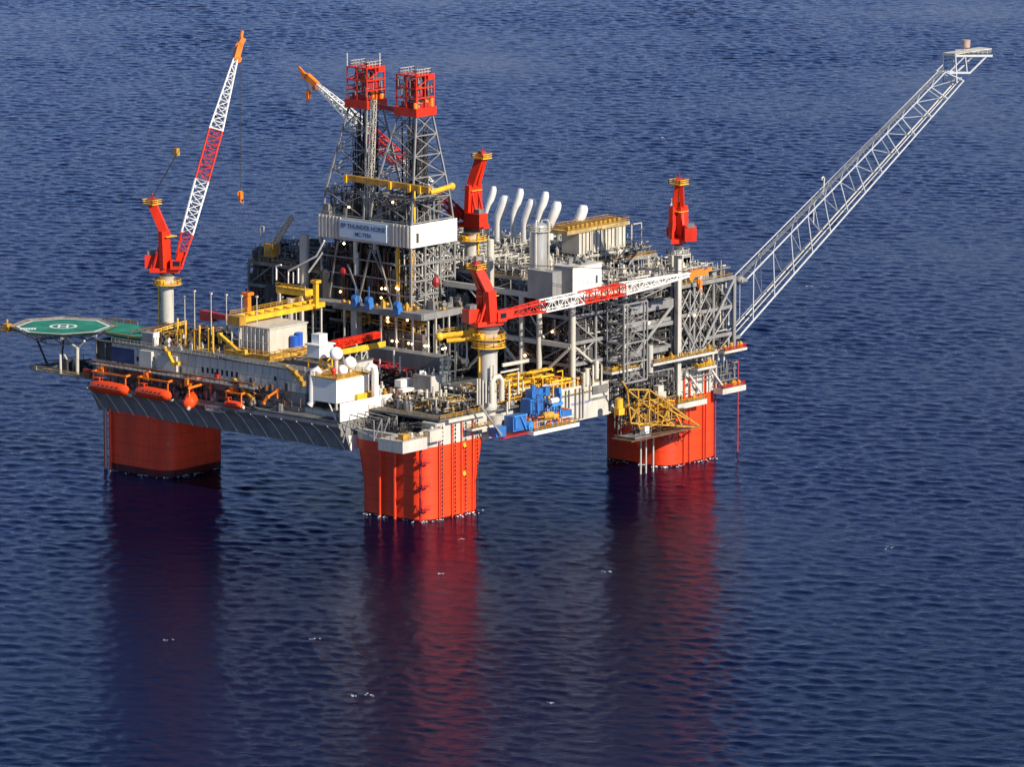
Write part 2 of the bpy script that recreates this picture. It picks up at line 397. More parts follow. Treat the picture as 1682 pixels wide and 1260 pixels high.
m.bar((108, -14.6, 28), (114, -14.8, 21.5), 0.5).bar((119, -14.6, 28), (125, -14.8, 21.5), 0.5)
part('head_stiffener', m, GREYW, hull)
m = M(); 
for (px, py, dx) in ((1088, 712, 5), (1100, 716, 6), (1120, 714, 5)):
    p = ony(px-8, 700, -15.5); q = ony(px+8, 700, -15.5); c = ony(px, py+12, -15.5)
    m.path([p, (p+c)/2-V((0, 0, 0.9)), c, (q+c)/2-V((0, 0, 0.9)), q], 0.16, 5)
part('hose_loop', m, CABLE, hull)
# foam where the columns meet the sea
fm = M()
for (cx, cy, h) in ((0, 0, 13.6), (112, 0, 13.6), (0, 104.2, 13.8)):
    for side in (0, 1):
        for i in range(95):
            t = R.uniform(-h, h-1); g = abs(R.gauss(0, 0.9)); c = math.sin(t*0.9+side*2+cx)*0.5+math.sin(t*0.37+cy)*0.6
            if R.random() > 0.5+c: continue
            q = (cx-h-g, cy+t) if side == 0 else (cx+t, cy-h-g)
            if abs(abs(t)-h) < 3.5: q = (q[0]+(2 if side == 0 else 0), q[1]+(0 if side == 0 else 2))
            fm.sphere((q[0], q[1], R.uniform(-0.05, 0.3)), R.uniform(0.08, 0.34), 6, 0.35)
o = part('foam', fm, FOAM); o['kind'] = 'stuff'
fm = M()
for (px, py) in ((518, 1051), (760, 886), (725, 943), (996, 940), (580, 1143), (603, 1143), (903, 1155), (279, 1053), (1090, 226), (1460, 900), (1330, 470)):
    c = onz(px, py, 0.3)
    for i in range(6): fm.sphere(c+V((R.gauss(0, 0.7), R.gauss(0, 0.7), 0.1)), R.uniform(0.08, 0.26), 6, 0.35)
o = part('whitecap', fm, FOAM); o['kind'] = 'stuff'
def lamps(parent, pts, r=0.34):
    for p in pts: part('floodlight', M().sphere(p, r, 8), LAMP, parent)
def frame(x0, x1, y0, y1, zs, nx, ny, w=0.7, brace=True, seed=0, inner=False):
    """open steel frame: posts, level beams, diagonals on the four faces"""
    g = random.Random(seed); m = M(); X = [x0+(x1-x0)*i/nx for i in range(nx+1)]; Y = [y0+(y1-y0)*i/ny for i in range(ny+1)]
    for x in X:
        for y in (Y if inner else (y0, y1)): m.tube((x, y, zs[0]), (x, y, zs[-1]), w*0.55, n=8)
    for y in Y[1:-1]:
        for x in (x0, x1): m.tube((x, y, zs[0]), (x, y, zs[-1]), w*0.5, n=8)
    for z in zs:
        for y in (y0, y1): m.bar((x0, y, z), (x1, y, z), w*0.8, w*1.3)
        for x in (x0, x1): m.bar((x, y0, z), (x, y1, z), w*0.8, w*1.3)
    if brace:
        for za, zb in zip(zs, zs[1:]):
            for i in range(nx):
                for y in (y0, y1):
                    a, b = (za, zb) if (i+g.randint(0, 1)) % 2 else (zb, za); m.tube((X[i], y, a), (X[i+1], y, b), w*0.32, n=6)
            for i in range(ny):
                for x in (x0, x1):
                    a, b = (za, zb) if i % 2 else (zb, za); m.tube((x, Y[i], a), (x, Y[i+1], b), w*0.32, n=6)
    return m
def floors(x0, x1, y0, y1, zs, t=0.3):
    m = M()
    for z in zs: m.box(x0+0.5, x1-0.5, y0+0.5, y1-0.5, z-t, z+0.02)
    return m
def module(label, x0, x1, y0, y1, zs, nx, ny, seed, dens=1.0, w=0.8, fm=None, roof=True):
    t = thing('process_module', label, 'process module', ((x0+x1)/2, (y0+y1)/2, zs[0]), 'process modules of the production deck')
    part('steel_frame', frame(x0, x1, y0, y1, zs, nx, ny, w, True, seed), fm or GREY, t, smooth=True)
    part('deck_floor', floors(x0, x1, y0, y1, zs), DARK, t)
    A = (x1-x0)*(y1-y0)
    core = M(); g = random.Random(seed+5)
    for za, zb in zip(zs, zs[1:]):
        n = max(2, int((x1-x0)/5))
        for i in range(n):
            xa = x0+4+(x1-x0-6)*i/n; core.box(xa, xa+(x1-x0-6)/n*g.uniform(.55, .95), y0+g.uniform(3.5, 6), y1-2, za+.04, za+(zb-za)*g.uniform(.55, .93))
    part('equipment_core', core, DARK, t, kind='stuff')
    for za, zb in zip(zs, zs[1:]):
        k = int(dens*A/2.6)
        part('pipework', clutter(x0+.8, x1-.8, y0+.8, y1-.8, za+.4, zb-.6, k, (0.08, 0.26), 0.45, seed+int(za)), MIDG, t, kind='stuff', smooth=True)
        part('pipework', clutter(x0+.8, x1-.8, y0+.8, y0+7, za+.4, zb-.6, k//5, (0.1, 0.34), 0.55, seed+7+int(za)), CREAM, t, kind='stuff', smooth=True)
        part('pipework', clutter(x0+.3, x1-.3, y0+.3, y0+2.5, za+.4, zb-.6, k//4, (0.07, 0.2), 0.6, seed+9+int(za)), DARK, t, kind='stuff', smooth=True)
        part('pipework', clutter(x0+.3, x0+2.5, y0+.3, y1-.3, za+.4, zb-.6, k//5, (0.07, 0.22), 0.6, seed+11+int(za)), RUSTB if seed % 200 else GREY, t, kind='stuff', smooth=True)
        part('machinery', gear(x0+2, x1-2, y0+2, y1-2, za+.03, int(dens*A/16), seed+3+int(za), (1.5, 4.5), (1.5, (zb-za)*0.6)), DARK, t, kind='stuff')
    if roof:
        z = zs[-1]
        part('roof_pipework', clutter(x0+.5, x1-.5, y0+.5, y1-.5, z+.3, z+3.6, int(dens*A/3.2), (0.08, 0.28), 0.4, seed+50), MIDG, t, kind='stuff', smooth=True)
        part('roof_pipework', clutter(x0+.5, x1-.5, y0+.5, y1-.5, z+.3, z+4.4, int(dens*A/15), (0.1, 0.34), 0.6, seed+51), CREAM, t, kind='stuff', smooth=True)
        part('roof_machinery', gear(x0+1.5, x1-1.5, y0+1.5, y1-1.5, z+.03, int(dens*A/20), seed+52, (1.2, 4), (1, 3.4)), GREY, t, kind='stuff')
        part('roof_machinery', gear(x0+1.5, x1-1.5, y0+1.5, y1-1.5, z+.03, int(dens*A/70), seed+53, (1.0, 2.5), (1, 4)), CREAM, t, kind='stuff')
        g = random.Random(seed+77); vp = M(); wl = M()
        for i in range(int(dens*A/9)):
            x = g.uniform(x0+.5, x1-.5); y = g.uniform(y0+.5, y1-.5); hh = g.uniform(2.5, 6.2); vp.tube((x, y, z), (x, y, z+hh), g.uniform(0.07, 0.17), n=5)
            if g.random() < 0.5: vp.bar((x, y, z+hh*.8), (x+g.uniform(-3, 3), y+g.uniform(-2, 2), z+hh*.8), 0.16)
            if g.random() < 0.22: wl.sphere((x, y, z+hh+.2), 0.26, 6)
        part('upright_pipe', vp, CREAM, t, kind='stuff'); part('lamp_housing', wl, WHITE, t, kind='stuff')
        part('handrail', M().rail([(x0, y0, z), (x1, y0, z), (x1, y1, z), (x0, y1, z)], closed=True, w=0.13), OCH, t)
    return t
# ---------------------------------------------------------------- production modules
mA = module('open grey steel module behind the lattice stair tower, below the white room', 55, 79, -11.5, 14, (31, 37.5, 44, 52, 57), 2, 2, 100)
mB = module('open grey steel module just right of the stair tower, below the level boom tip', 79.6, 103, -11.5, 14, (31, 37.5, 46, 52, 56.5), 1, 2, 200)
mC = module('braced grey steel module at the rig corner that carries the long flare boom', 104.5, 133, -11.5, 14, (31, 37.5, 46, 55), 3, 2, 300)
mD = module('cluttered grey process module behind the tall grey vessel, beside the derricks', 64, 92, 15, 58, (31, 44, 55, 60), 2, 3, 400, 0.8)
mE = module('cluttered grey process module under the pale finned cooler bank', 92.6, 128, 15, 50, (31, 46, 60), 3, 3, 500, 0.9)
mF = module('cluttered grey process module at the far edge, under the row of bent white stacks', 92.6, 128, 50.6, 112, (31, 46, 58), 3, 4, 600, 0.55)
mG = module('dark open drilling module left of the white wind wall', 44, 64, 79, 110, (31, 42, 51, 58), 2, 3, 700, 1.3, fm=MIDG)
part('upper_pipework', clutter(44, 64, 77, 110, 58, 64, 260, (0.08, 0.26), 0.7, 703), MIDG, mG, kind='stuff')
part('upper_machinery', gear(46, 63, 78, 108, 58, 34, 704, (1.5, 4), (1.5, 5.5)), DARK, mG, kind='stuff')
part('inner_machinery', gear(46, 60, 80, 110, 31, 40, 701, (3, 8), (6, 25)), DARK, mG, kind='stuff')
part('inner_pipework', clutter(43.6, 50, 79, 112, 31.5, 57, 170, (0.1, 0.35), 0.6, 702), RUSTB, mG, kind='stuff')
lamps(mC, [ony(px, py, -11.8) for px, py in ((1131, 518), (1141, 518), (1150, 518))])
lamps(mB, [ony(1066, 530, -11.8)])
lamps(mA, [onx(px, py, 54.6) for px, py in ((855, 584), (863, 584), (907, 545))])
# big tubular supports seen under the modules
sup = M()
for (x, y) in ((55, -12.6), (79.3, -12.6)): sup.tube((x, y, 29.5), (x, y, 57.5), 0.85, n=12)
for (px, z1) in ((886, 57), (857, 57)):
    p = onx(px, 560, 54.3); sup.tube((54.3, p.y, 29.5), (54.3, p.y, z1), 0.9, n=12)
sup.bar((54.3, -12.6, 43.6), (54.3, 24, 43.6), 0.7, 1.4).bar((54.3, -12.6, 57.6), (54.3, 38, 57.6), 0.9, 1.7).bar((55, -12.7, 57.6), (79, -12.7, 57.6), 0.7, 1.3)
sup.tube((54.2, -12, 43), (54.2, 2, 31), 0.5, n=8).tube((54.2, 16, 43), (54.2, 3, 31), 0.5, n=8).tube((54.2, 17, 43), (54.2, 30, 31), 0.5, n=8)
sup.tube((56, -12.8, 43), (66, -12.8, 36), 0.5, n=8).tube((54.2, 8, 57), (54.2, -2, 45), 0.3, n=8).tube((54.2, 28, 57), (54.2, 12, 44), 0.3, n=8)
part('support_leg', sup, CREAM, mA, smooth=True)
sb = M().bar((81, -12.3, 51), (103, -12.3, 51), 1.0, 2.6).bar((81, -12.3, 44.8), (103, -12.3, 44.8), 0.8, 1.2).bar((81, -12.3, 37.2), (100, -12.3, 37.2), 0.9, 1.6)
sb.tube((85, -12.6, 37.5), (102, -12.6, 50), 0.55, n=8).tube((107, -12.6, 44), (112, -12.6, 37), 0.5, n=8)
part('support_beam', sb, GREY, mB, smooth=True)
sb = M()
sb.tube((132.9, -12.2, 31), (132.9, -12.2, 55.5), 0.6, n=10).tube((132.5, -12.4, 54.5), (116, -12.4, 34), 0.42, n=8).bar((112, -12.3, 55.2), (133, -12.3, 55.2), 0.6, 1.2)
for i in range(3):
    for j in range(3):
        x = 106+i*5; z = 34+j*6.6; sb.tube((x, -12.3, z), (x+5, -12.3, z+6.6), 0.22, n=6).tube((x+5, -12.3, z), (x, -12.3, z+6.6), 0.22, n=6)
        sb.tube((x, -12.3, z), (x, -12.3, z+6.6), 0.3, n=6)
part('corner_brace', sb, GREY, mC, smooth=True)
# ---------------------------------------------------------------- stair tower
t = thing('stair_tower', 'tall grey lattice stair tower standing in front of the steel modules', 'stair tower', (74, -19, 29.5))
m = M()
X0, X1, Y0, Y1 = 70, 81, -20, -13.5
for x in (X0, X0+1.6, X1-1.6, X1):
    for y in (Y0, Y1): m.bar((x, y, 31), (x, y, 55), 0.42)
for k in range(5):
    z = 31+k*6
    m.bar((X0, Y0, z), (X1, Y0, z), 0.45).bar((X0, Y1, z), (X1, Y1, z), 0.4).bar((X0, Y0, z), (X0, Y1, z), 0.45).bar((X1, Y0, z), (X1, Y1, z), 0.4)
part('tower_frame', m, GREY, t)
m = M()
for k in range(4):
    z = 31+k*6
    m.bar((X0+1.6, Y0, z), (X1-1.6, Y0, z+6), 0.22).bar((X1-1.6, Y0, z), (X0+1.6, Y0, z+6), 0.22).bar((X0, Y0, z), (X0, Y1, z+6), 0.22).bar((X0, Y1, z), (X0, Y0, z+6), 0.22)
part('diagonal_brace', m, GREY, t)
m = M()
for k in range(8):
    z = 31+k*3; a, b = (X0+2, X1-2) if k % 2 else (X1-2, X0+2)
    m.bar((a, -16+(k % 2)*1.6, z), (b, -16+(k % 2)*1.6, z+3), 1.1, 0.25).rail([(a, -16.6+(k % 2)*1.6, z), (b, -16.6+(k % 2)*1.6, z+3)], w=0.1)
    m.box(X0+0.5, X0+2, -17, -13.6, z-0.1, z+0.1).box(X1-2, X1-0.5, -17, -13.6, z-0.1, z+0.1)
part('stair_flight', m, MIDG, t)
# ---------------------------------------------------------------- vessels and rooms on the module roofs
def vessel(label, x, y, z0, z1, r, mt=TANK, cap=0.5, plat=True, name='process_vessel', loops=2):
    t = thing(name, label, 'vessel', (x, y, z0))
    part('shell', M().tube((x, y, z0), (x, y, z1), r, n=24).sphere((x, y, z1), r*0.995, 24, cap), mt, t, smooth=True)
    if plat:
        pm = M().tube((x, y, z1-1.2), (x, y, z1-1.0), r+1.1, n=16)
        part('platform', pm, CREAM, t)
        P = [(x+(r+1)*math.cos(a*math.pi/4), y+(r+1)*math.sin(a*math.pi/4), z1-1) for a in range(8)]
        part('handrail', M().rail(P, closed=True), CREAM, t)
    if loops:
        m = M()
        for k in range(loops):
            a = 3.6+k*1.5; c, s = math.cos(a), math.sin(a)
            m.path([(x+c*(r+.5), y+s*(r+.5), z0), (x+c*(r+.5), y+s*(r+.5), z1+1.4), (x+c*(r+.1), y+s*(r+.1), z1+2.2), (x+c*r*0.4, y+s*r*0.4, z1+2.0), (x+c*r*.3, y+s*r*.3, z1)], 0.22, 6)
        part('vent_pipe', m, CREAM, t, smooth=True)
    return t
vessel('tallest and fattest grey upright vessel, in front of the bent white stacks', 58, 3.5, 57.6, 78, 2.75)
vessel('small cream vessel on the module roof between the fat grey vessel and the finned coolers', 68, -4, 57.2, 67, 1.5, CREAM, 0.6, False)
p = onx(500, 450, 44); vessel('tall slim cream vertical vessel on the dark drilling module', 43, p.y-1.0, 45, 69, 1.5, CREAM, 0.3, False, loops=0)
p = onx(770, 440, 62); vessel('slim cream vertical vessel between the derricks and the level crane mast', 63, 27, 50, 71, 1.1, CREAM, 0.3, False, loops=0)
t = thing('equipment_room', 'white box-shaped room on the module roof, left of the finned coolers', 'equipment room', (62, -9, 57.6))
part('wall', M().box(54.5, 67.8, -13, -5.5, 57.9, 67.3), WHITE, t)
part('roof', M().box(54.2, 68.1, -13.3, -5.2, 67.35, 67.7), CREAM, t)
part('door', M().box(65.0, 66.0, -13.08, -13.0, 61.6, 64), DARK, t)
part('shaded_side_sheet', M().box(54.25, 54.5, -13, -5.5, 57.9, 67.2), GREY, t)  # grey sheet over the white room's left side, its shade put into the colour
part('side_annex', M().box(50, 54.2, -8.8, 1, 57.9, 66.2), GREY, t)
part('roof_unit', gear(56, 66, -12, -6.5, 67.7, 8, 61, (0.8, 2), (0.8, 1.8)), MIDG, t)
# finned cooler bank with ochre header
t = thing('cooler_bank', 'row of tall cream finned coolers under an ochre header on the module roof', 'cooler bank', (105, 22, 61))
A = onx(943, 415, 96); cx0, cx1, cy = 93, 119, 18
m = M()
for k in range(13):
    x = cx0+1.2+k*1.75; m.box(x, x+1.25, cy, cy+7, 63.6, 70.2)
part('cooler_fin', m, CREAM, t)
part('header', M().box(cx0-5, cx1-1, cy-0.5, cy+8, 70.4, 71.6), COOLH, t)
m = M().rail([(cx0-5, cy-0.5, 71.6), (cx1-1, cy-0.5, 71.6), (cx1-1, cy+8, 71.6), (cx0-5, cy+8, 71.6)], closed=True)
for k in range(12): m.box(cx0-3+k*2.2, cx0-2+k*2.2, cy+1, cy+6, 71.6, 72.8)
part('header_walkway', m, OCH, t)
m = M()
for k in range(5):
    x = cx0+k*6.3; m.bar((x, cy-1, 60.2), (x, cy-1, 70.4), 0.35).bar((x, cy+8, 60.2), (x, cy+8, 70.4), 0.3)
m.bar((cx0, cy-1, 62.6), (cx1+4, cy-1, 62.6), 0.5, 0.9).bar((cx1, cy-1, 70.4), (cx1+4, cy-1, 70.4), 0.3).bar((cx1+4, cy-1, 60.2), (cx1+4, cy-1, 70.4), 0.3)
part('cooler_frame', m, CREAM, t)
# pale green tank at the far right edge
t = thing('exhaust_silencer', 'pale grey-green rounded hood on the module roof right of the hanging orange hook', 'silencer', (128, 4, 55.3))
part('shell', M().box(125, 130, 3, 8, 55.4, 60.2).tube((127.5, 3, 60.2), (127.5, 8, 60.2), 2.5, n=16), TANK, t, smooth=True)
part('duct', M().path([(120, 2, 55.3), (120, 2, 63.4), (121, 2, 64.4), (124, 2, 64.4), (124.8, 2, 63.5), (124.8, 2, 58)], 0.35, 8), CREAM, t, smooth=True)
# ---------------------------------------------------------------- exhaust stacks
SG = 'bent white exhaust stacks'
def stack(label, px, pyb, pyt, r, x, zb):
    b = onx(px, pyb, x); tp = ond(px+4, pyt, b)
    zt = tp.z; z0 = zb
    t = thing('exhaust_stack', label, 'exhaust stack', (b.x, b.y, z0), SG)
    H = zt-z0; r *= 1.1; k = max(4.5, H*0.30); P = []
    base = V((b.x, b.y, z0))
    d = V((0.652, -0.758, 0))*0.8
    k *= 1.55; L = [(0, 0), (0, H-k)]+[(2.9*(3*u*u-2*u**3)**.9, H-k+k*u) for u in [j/10 for j in range(1, 11)]]
    part('flue', M().path([base+d*a+V((0, 0, h)) for a, h in L], [r*.85, r*.85]+[r*(.87+.05*min(j, 5)) for j in range(1, 9)]+[r*1.02, r*.75], 16), STACKW, t, smooth=True)
    part('base_collar', M().tube((b.x, b.y, z0), (b.x, b.y, z0+3), r+0.5, n=12), MIDG, t, smooth=True)
    return t
stack('leftmost white bent exhaust stack, tall and thin, beside the red crane mast', 799, 385, 304, 0.85, 112, 58)
stack('second white bent exhaust stack from the left, short and fat', 818, 380, 320, 1.35, 112, 58)
stack('third white bent exhaust stack from the left, the tallest, slim', 843, 385, 308, 0.95, 112, 58)
stack('fourth white bent exhaust stack from the left, short and fat', 862, 380, 326, 1.35, 112, 58)
stack('fifth white bent exhaust stack from the left, tall, behind the fat grey vessel', 884, 380, 313, 1.0, 112, 58)
stack('sixth white bent exhaust stack, short, just right of the fat grey vessel', 903, 380, 330, 1.25, 112, 58)
stack('rightmost white bent exhaust stack, standing apart by the ochre cooler header', 946, 380, 336, 1.3, 104, 60)
# ---------------------------------------------------------------- derricks
BX0, BX1 = 41.0, 62.0
def derrick(label, y0, y1, pxc, pyt, ztop, seed):
    t = thing('drilling_derrick', label, 'derrick', ((BX0+BX1)/2, (y0+y1)/2, 70), 'drilling derricks')
    c = onx(pxc, pyt, 51.5); c.z = ztop; hw = 3.7
    B = [V((BX0, y0, 70)), V((BX1, y0, 70)), V((BX1, y1, 70)), V((BX0, y1, 70))]
    K = [V((BX0+1.5, y0+0.4, 84)), V((BX1-2.6, y0+0.4, 84)), V((BX1-2.6, y1-1, 84)), V((BX0+1.5, y1-1, 84))]
    T = [V((c.x-hw, c.y-hw, ztop)), V((c.x+hw, c.y-hw, ztop)), V((c.x+hw, c.y+hw, ztop)), V((c.x-hw, c.y+hw, ztop))]
    def at(k, z):
        if z < 84: return B[k].lerp(K[k], (z-70)/14)
        return K[k].lerp(T[k], (z-84)/(ztop-84))
    for k in range(4):
        part('leg', M().bar(at(k, 70), at(k, 84), 0.55).bar(at(k, 84), at(k, ztop), 0.5), GREY, t)
    m = M(); Z = [70, 77, 84, 90.5, 97, 103, ztop]
    for i, z in enumerate(Z[1:], 1):
        for k in range(4):
            a = at(k, z); b = at((k+1) % 4, z); m.bar(a, b, 0.32)
            p = at(k, Z[i-1]); q = at((k+1) % 4, Z[i-1])
            if i % 2: m.bar(p, b, 0.26)
            else: m.bar(q, a, 0.26)
            if i > 1: m.bar(p if not i % 2 else q, b if not i % 2 else a, 0.2)
    part('lattice_brace', m, GREY, t)
    # guide rails, travelling block and hoses
    m = M()
    for dx in (-1.4, 1.4): m.bar((c.x+dx, c.y+1.0, 70), (c.x+dx, c.y+1.0, ztop), 0.35)
    m.box(c.x-1.6, c.x+1.6, c.y-0.2, c.y+2.2, 74, 80)
    part('guide_rail', m, DARK, t)
    part('derrick_pipework', clutter(c.x-3.4, c.x+3.4, c.y-3.4, c.y+3.4, 71, ztop-2, 70, (0.08, 0.26), 0.9, seed), DARK, t, kind='stuff', smooth=True)
    part('derrick_pipework', clutter(BX0+2, BX1-3, y0+1, y1-1, 70.5, 85, 300, (0.08, 0.28), 0.55, seed+1), MIDG, t, kind='stuff', smooth=True)
    part('derrick_machinery', gear(BX0+1, BX1-2, y0+1, y1-1, 70.4, 34, seed+2, (1, 3.6), (2, 8.5)), MIDG, t, kind='stuff')
    # crown: red platform, cage and water table
    cr = M().box(c.x-4.6, c.x+4.6, c.y-4.6, c.y+4.6, ztop, ztop+0.5)
    cr.box(c.x-4.6, c.x+4.6, c.y-4.6, c.y-4.3, ztop+.5, ztop+2.6).box(c.x-4.6, c.x-4.3, c.y-4.3, c.y+4.6, ztop+.5, ztop+2.6).box(c.x-4.3, c.x+4.3, c.y+4.3, c.y+4.6, ztop+.5, ztop+2.6).box(c.x+4.3, c.x+4.6, c.y-4.3, c.y+4.6, ztop+.5, ztop+2.6)
    part('crown_platform', cr, RED, t)
    cg = M(); z2 = ztop+12.5
    for x in (c.x-4.0, c.x, c.x+4.0):
        for y in (c.y-4.0, c.y, c.y+4.0):
            if x == c.x and y == c.y: continue
            cg.bar((x, y, ztop+2.6), (x, y, z2), 0.35)
    for z in (ztop+5.6, ztop+8.6, z2):
        for (a, b) in (((-4, -4), (4, -4)), ((4, -4), (4, 4)), ((4, 4), (-4, 4)), ((-4, 4), (-4, -4))):
            cg.bar((c.x+a[0], c.y+a[1], z), (c.x+b[0], c.y+b[1], z), 0.4)
    cg.bar((c.x-4, c.y-4, ztop+8.6), (c.x+4, c.y-4, z2), 0.25).bar((c.x-4, c.y+4, ztop+8.6), (c.x-4, c.y-4, z2), 0.25)
    cg.box(c.x-4, c.x+4, c.y-0.6, c.y+0.6, z2-0.5, z2).box(c.x+1, c.x+3.8, c.y-4.4, c.y-1, z2-1.6, z2-0.1)
    part('crown_cage', cg, RED, t)
    cb = M()
    for dx in (-1.5, 0, 1.5): cb.tube((c.x+dx-.4, c.y, ztop+9.4), (c.x+dx+.4, c.y, ztop+9.4), 1.4, n=14)
    cb.box(c.x-3, c.x+2.8, c.y-3.5, c.y+3, ztop+0.5, ztop+4.2).box(c.x-3, c.x+3, c.y-3.2, c.y-1, ztop+6, ztop+8.2)
    part('crown_block', cb, DRED, t)
    part('crown_machinery', clutter(c.x-4, c.x+4, c.y-4, c.y+4, ztop+3, z2, 42, (0.12, 0.35), 0.6, seed+9), MIDG, t, kind='stuff')
    part('crown_machinery', gear(c.x-4.3, c.x+4.3, c.y-4.3, c.y-2, ztop+2.6, 5, seed+10, (0.9, 1.8), (1, 3.5)), ORG, t)
    part('top_rail', M().rail([(c.x-3.4, c.y-3.4, z2), (c.x+3.4, c.y-3.4, z2), (c.x+3.4, c.y+3.4, z2), (c.x-3.4, c.y+3.4, z2)], 1.8, True, 0.14, 1.2), CREAM, t)
    return t, c
dL, cL = derrick('left drilling derrick with red crown cage and two thin aerials on top', 59.5, 77, 601, 181, 109.5, 31)
dR, cR = derrick('right drilling derrick with red crown cage, nearer the red crane masts', 40, 57.5, 682, 187, 108.8, 41)
z2 = 122
part('aerial', M().tube((cL.x-4, cL.y+4, z2), (cL.x-4, cL.y+4, z2+4.2), 0.16, n=5), CREAM, dL)
part('aerial', M().tube((cL.x+2, cL.y-4, z2), (cL.x+2, cL.y-4, z2+4.2), 0.16, n=5), CREAM, dL)
m = M().bar((cL.x-2, cL.y-5.4, 110.6), (cR.x-2, cR.y+5.4, 110.0), 1.0, 1.4)
part('crown_walkway', m, DRED, dR)
part('standpipe_mast', M().truss((43, 58.5, 77), (45, 58.3, 113), 1.4, 1.2, 16, 0.2, 0.14, (1, 0, 0)), CREAM, dR)
t = thing('pipe_racking_bridge', 'long ochre pipe-handling bridge running through both derricks above the wind wall', 'racking bridge', (42, 58, 86))
a = onx(568, 291, 42.5); b = onx(706, 312, 42.5)
part('bridge_beam', M().bar(a, b, 1.2, 1.8), OCH, t)
m = M(); 
for k in (0.02, 0.55, 0.78, 0.9):
    q = V(a).lerp(V(b), k); m.box(q.x-1.2, q.x-0.7, q.y-0.5, q.y+0.5, q.z-1.4, q.z+0.9)
m.tube(V(b)+V((0, 0, -0.8)), V(b)+V((9, -0.6, 0.2)), 0.8, n=8).sphere(V(b)+V((9.3, -0.6, 0.2)), 1.2, 10)
part('racking_arm', m, YEL, t)
# wind wall
t = thing('wind_wall', 'white corrugated wind wall around the drill floor carrying the rig name board', 'wind wall', (51.5, 58.5, 69.5))
zb, zt = 69.6, 76.6
part('long_panel', M().box(40.7, 41.0, 39.9, 77.6, zb, zt), GREYW, t)  # shaded long side of the white wall, panel and ribs painted grey for it
m = M()
for k in range(26):
    y = 40.6+k*1.45
    if 47.5 < y < 67.0: continue
    m.box(40.45, 40.72, y, y+0.55, zb+.1, zt-.1)
part('corrugation', m, GREYW, t)
part('short_panel', M().box(40.7, 62, 39.6, 39.9, zb, zt), WHITE, t)
part('doorway', M().box(43.2, 44.3, 39.52, 39.6, zb+1.4, zb+4.4), DARK, t)
bd = part('name_board', M().box(40.3, 40.68, 49.2, 68.4, 70.5, 75.9), mat('board_blue_white', (0.46, 0.56, 0.68), 0.5, vary=0.03), t)
def text(name, s, size, loc, rot, mt, parent, align='CENTER', ext=0.02):
    cu = bpy.data.curves.new(name, 'FONT'); cu.body = s; cu.size = size; cu.align_x = align; cu.align_y = 'CENTER'; cu.extrude = ext; cu.offset = size*0.018
    tmp = bpy.data.objects.new(name+'_src', cu); S.collection.objects.link(tmp)
    dg = bpy.context.evaluated_depsgraph_get(); me = bpy.data.meshes.new_from_object(tmp.evaluated_get(dg)); bpy.data.objects.remove(tmp)
    me.name = name; me.materials.clear(); me.materials.append(mt)
    o = bpy.data.objects.new(name, me); S.collection.objects.link(o); o.parent = parent
    o.location = V(loc)-wloc(parent); o.rotation_euler = rot; return o
LR = (math.radians(90), 0, math.radians(-90))
text('lettering', 'BP THUNDER HORSE', 1.95, (40.27, 58.6, 74.15), LR, DARKTXT, bd)
text('lettering', 'MC 778A', 1.7, (40.27, 58.6, 71.9), LR, DARKTXT, bd)
part('floor_slab', M().box(41.1, 61.9, 40, 77.5, 69.4, 70.0), DECKG, t)
# drill floor substructure
t = thing('derrick_substructure', 'open steel substructure carrying the drill floor and both derricks, with yellow guide columns', 'substructure', (51.5, 58, 49.5))
m = M(); ZS = [50, 54.5, 59, 64, 69.4]
for x in (41.6, 48, 55, 61.6):
    for y in (40.4, 77): m.bar((x, y, 50), (x, y, 69.4), 0.65)
for z in ZS[1:-1]: m.bar((41.6, 40.4, z), (61.6, 40.4, z), 0.6).bar((41.6, 40.4, z), (41.6, 77, z), 0.4).bar((61.6, 40.4, z), (61.6, 77, z), 0.5)
for i in range(4):
    a, b = ZS[i], ZS[i+1]
    for (x0, x1) in ((41.6, 48), (48, 55), (55, 61.6)):
        m.bar((x0, 40.4, b), (x1, 40.4, a), 0.35)
        if x0 > 47: m.bar((x0, 40.4, a), (x1, 40.4, b), 0.3)
part('substructure_frame', m, GREY, t)
m = M()
for (y0, y1, z0, z1) in ((48, 54, 50, 69), (62, 56, 50, 69), (66, 60, 62, 50), (74, 70, 50, 69), (57, 50, 69, 58)): m.bar((41.4, y0, z0), (41.4, y1, z1), 0.55)
part('inclined_leg', m, MIDG, t)
m = M().bar((44, 42, 50), (44, 42, 69.4), 0.9).bar((44.0, 41.2, 77), (44.0, 41.2, 88), 0.7).bar((42, 46, 50), (42, 46, 69.4), 0.8)
for k in range(16): m.box(43.3, 44.7, 41.2, 42.8, 50.6+k*1.2, 51.0+k*1.2)
part('guide_column', m, YEL, t)
part('substructure_pipework', clutter(43, 60, 42, 76, 45, 68.5, 700, (0.1, 0.4), 0.6, 71), DARK, t, kind='stuff', smooth=True)
part('substructure_pipework', clutter(43, 61, 40.8, 50, 50.5, 68.5, 260, (0.08, 0.25), 0.6, 72), GREYW, t, kind='stuff', smooth=True)
part('substructure_pipework', clutter(42, 46, 50, 76, 50.5, 68.5, 150, (0.08, 0.28), 0.7, 73), RUSTB, t, kind='stuff', smooth=True)
part('substructure_machinery', gear(43, 60, 44, 76, 50.5, 46, 74, (2, 6), (3, 12)), DARK, t, kind='stuff')
a = onx(500, 300, 42)
for (px, py, r) in ((586, 430, 0.9), (584, 410, 0.7), (615, 395, 0.6)):
    p = onx(px, py, 42.2); part('mud_pipe', M().tube(p-V((0, 0, 4)), p+V((0, 0, 3)), r, n=10), CREAM, t, smooth=True)
part('red_valve', M().sphere(onx(566, 445, 42), 1.5, 10), DRED, t)
part('red_valve', M().sphere(onx(716, 463, 44), 1.2, 8, 1.6), DRED, t)
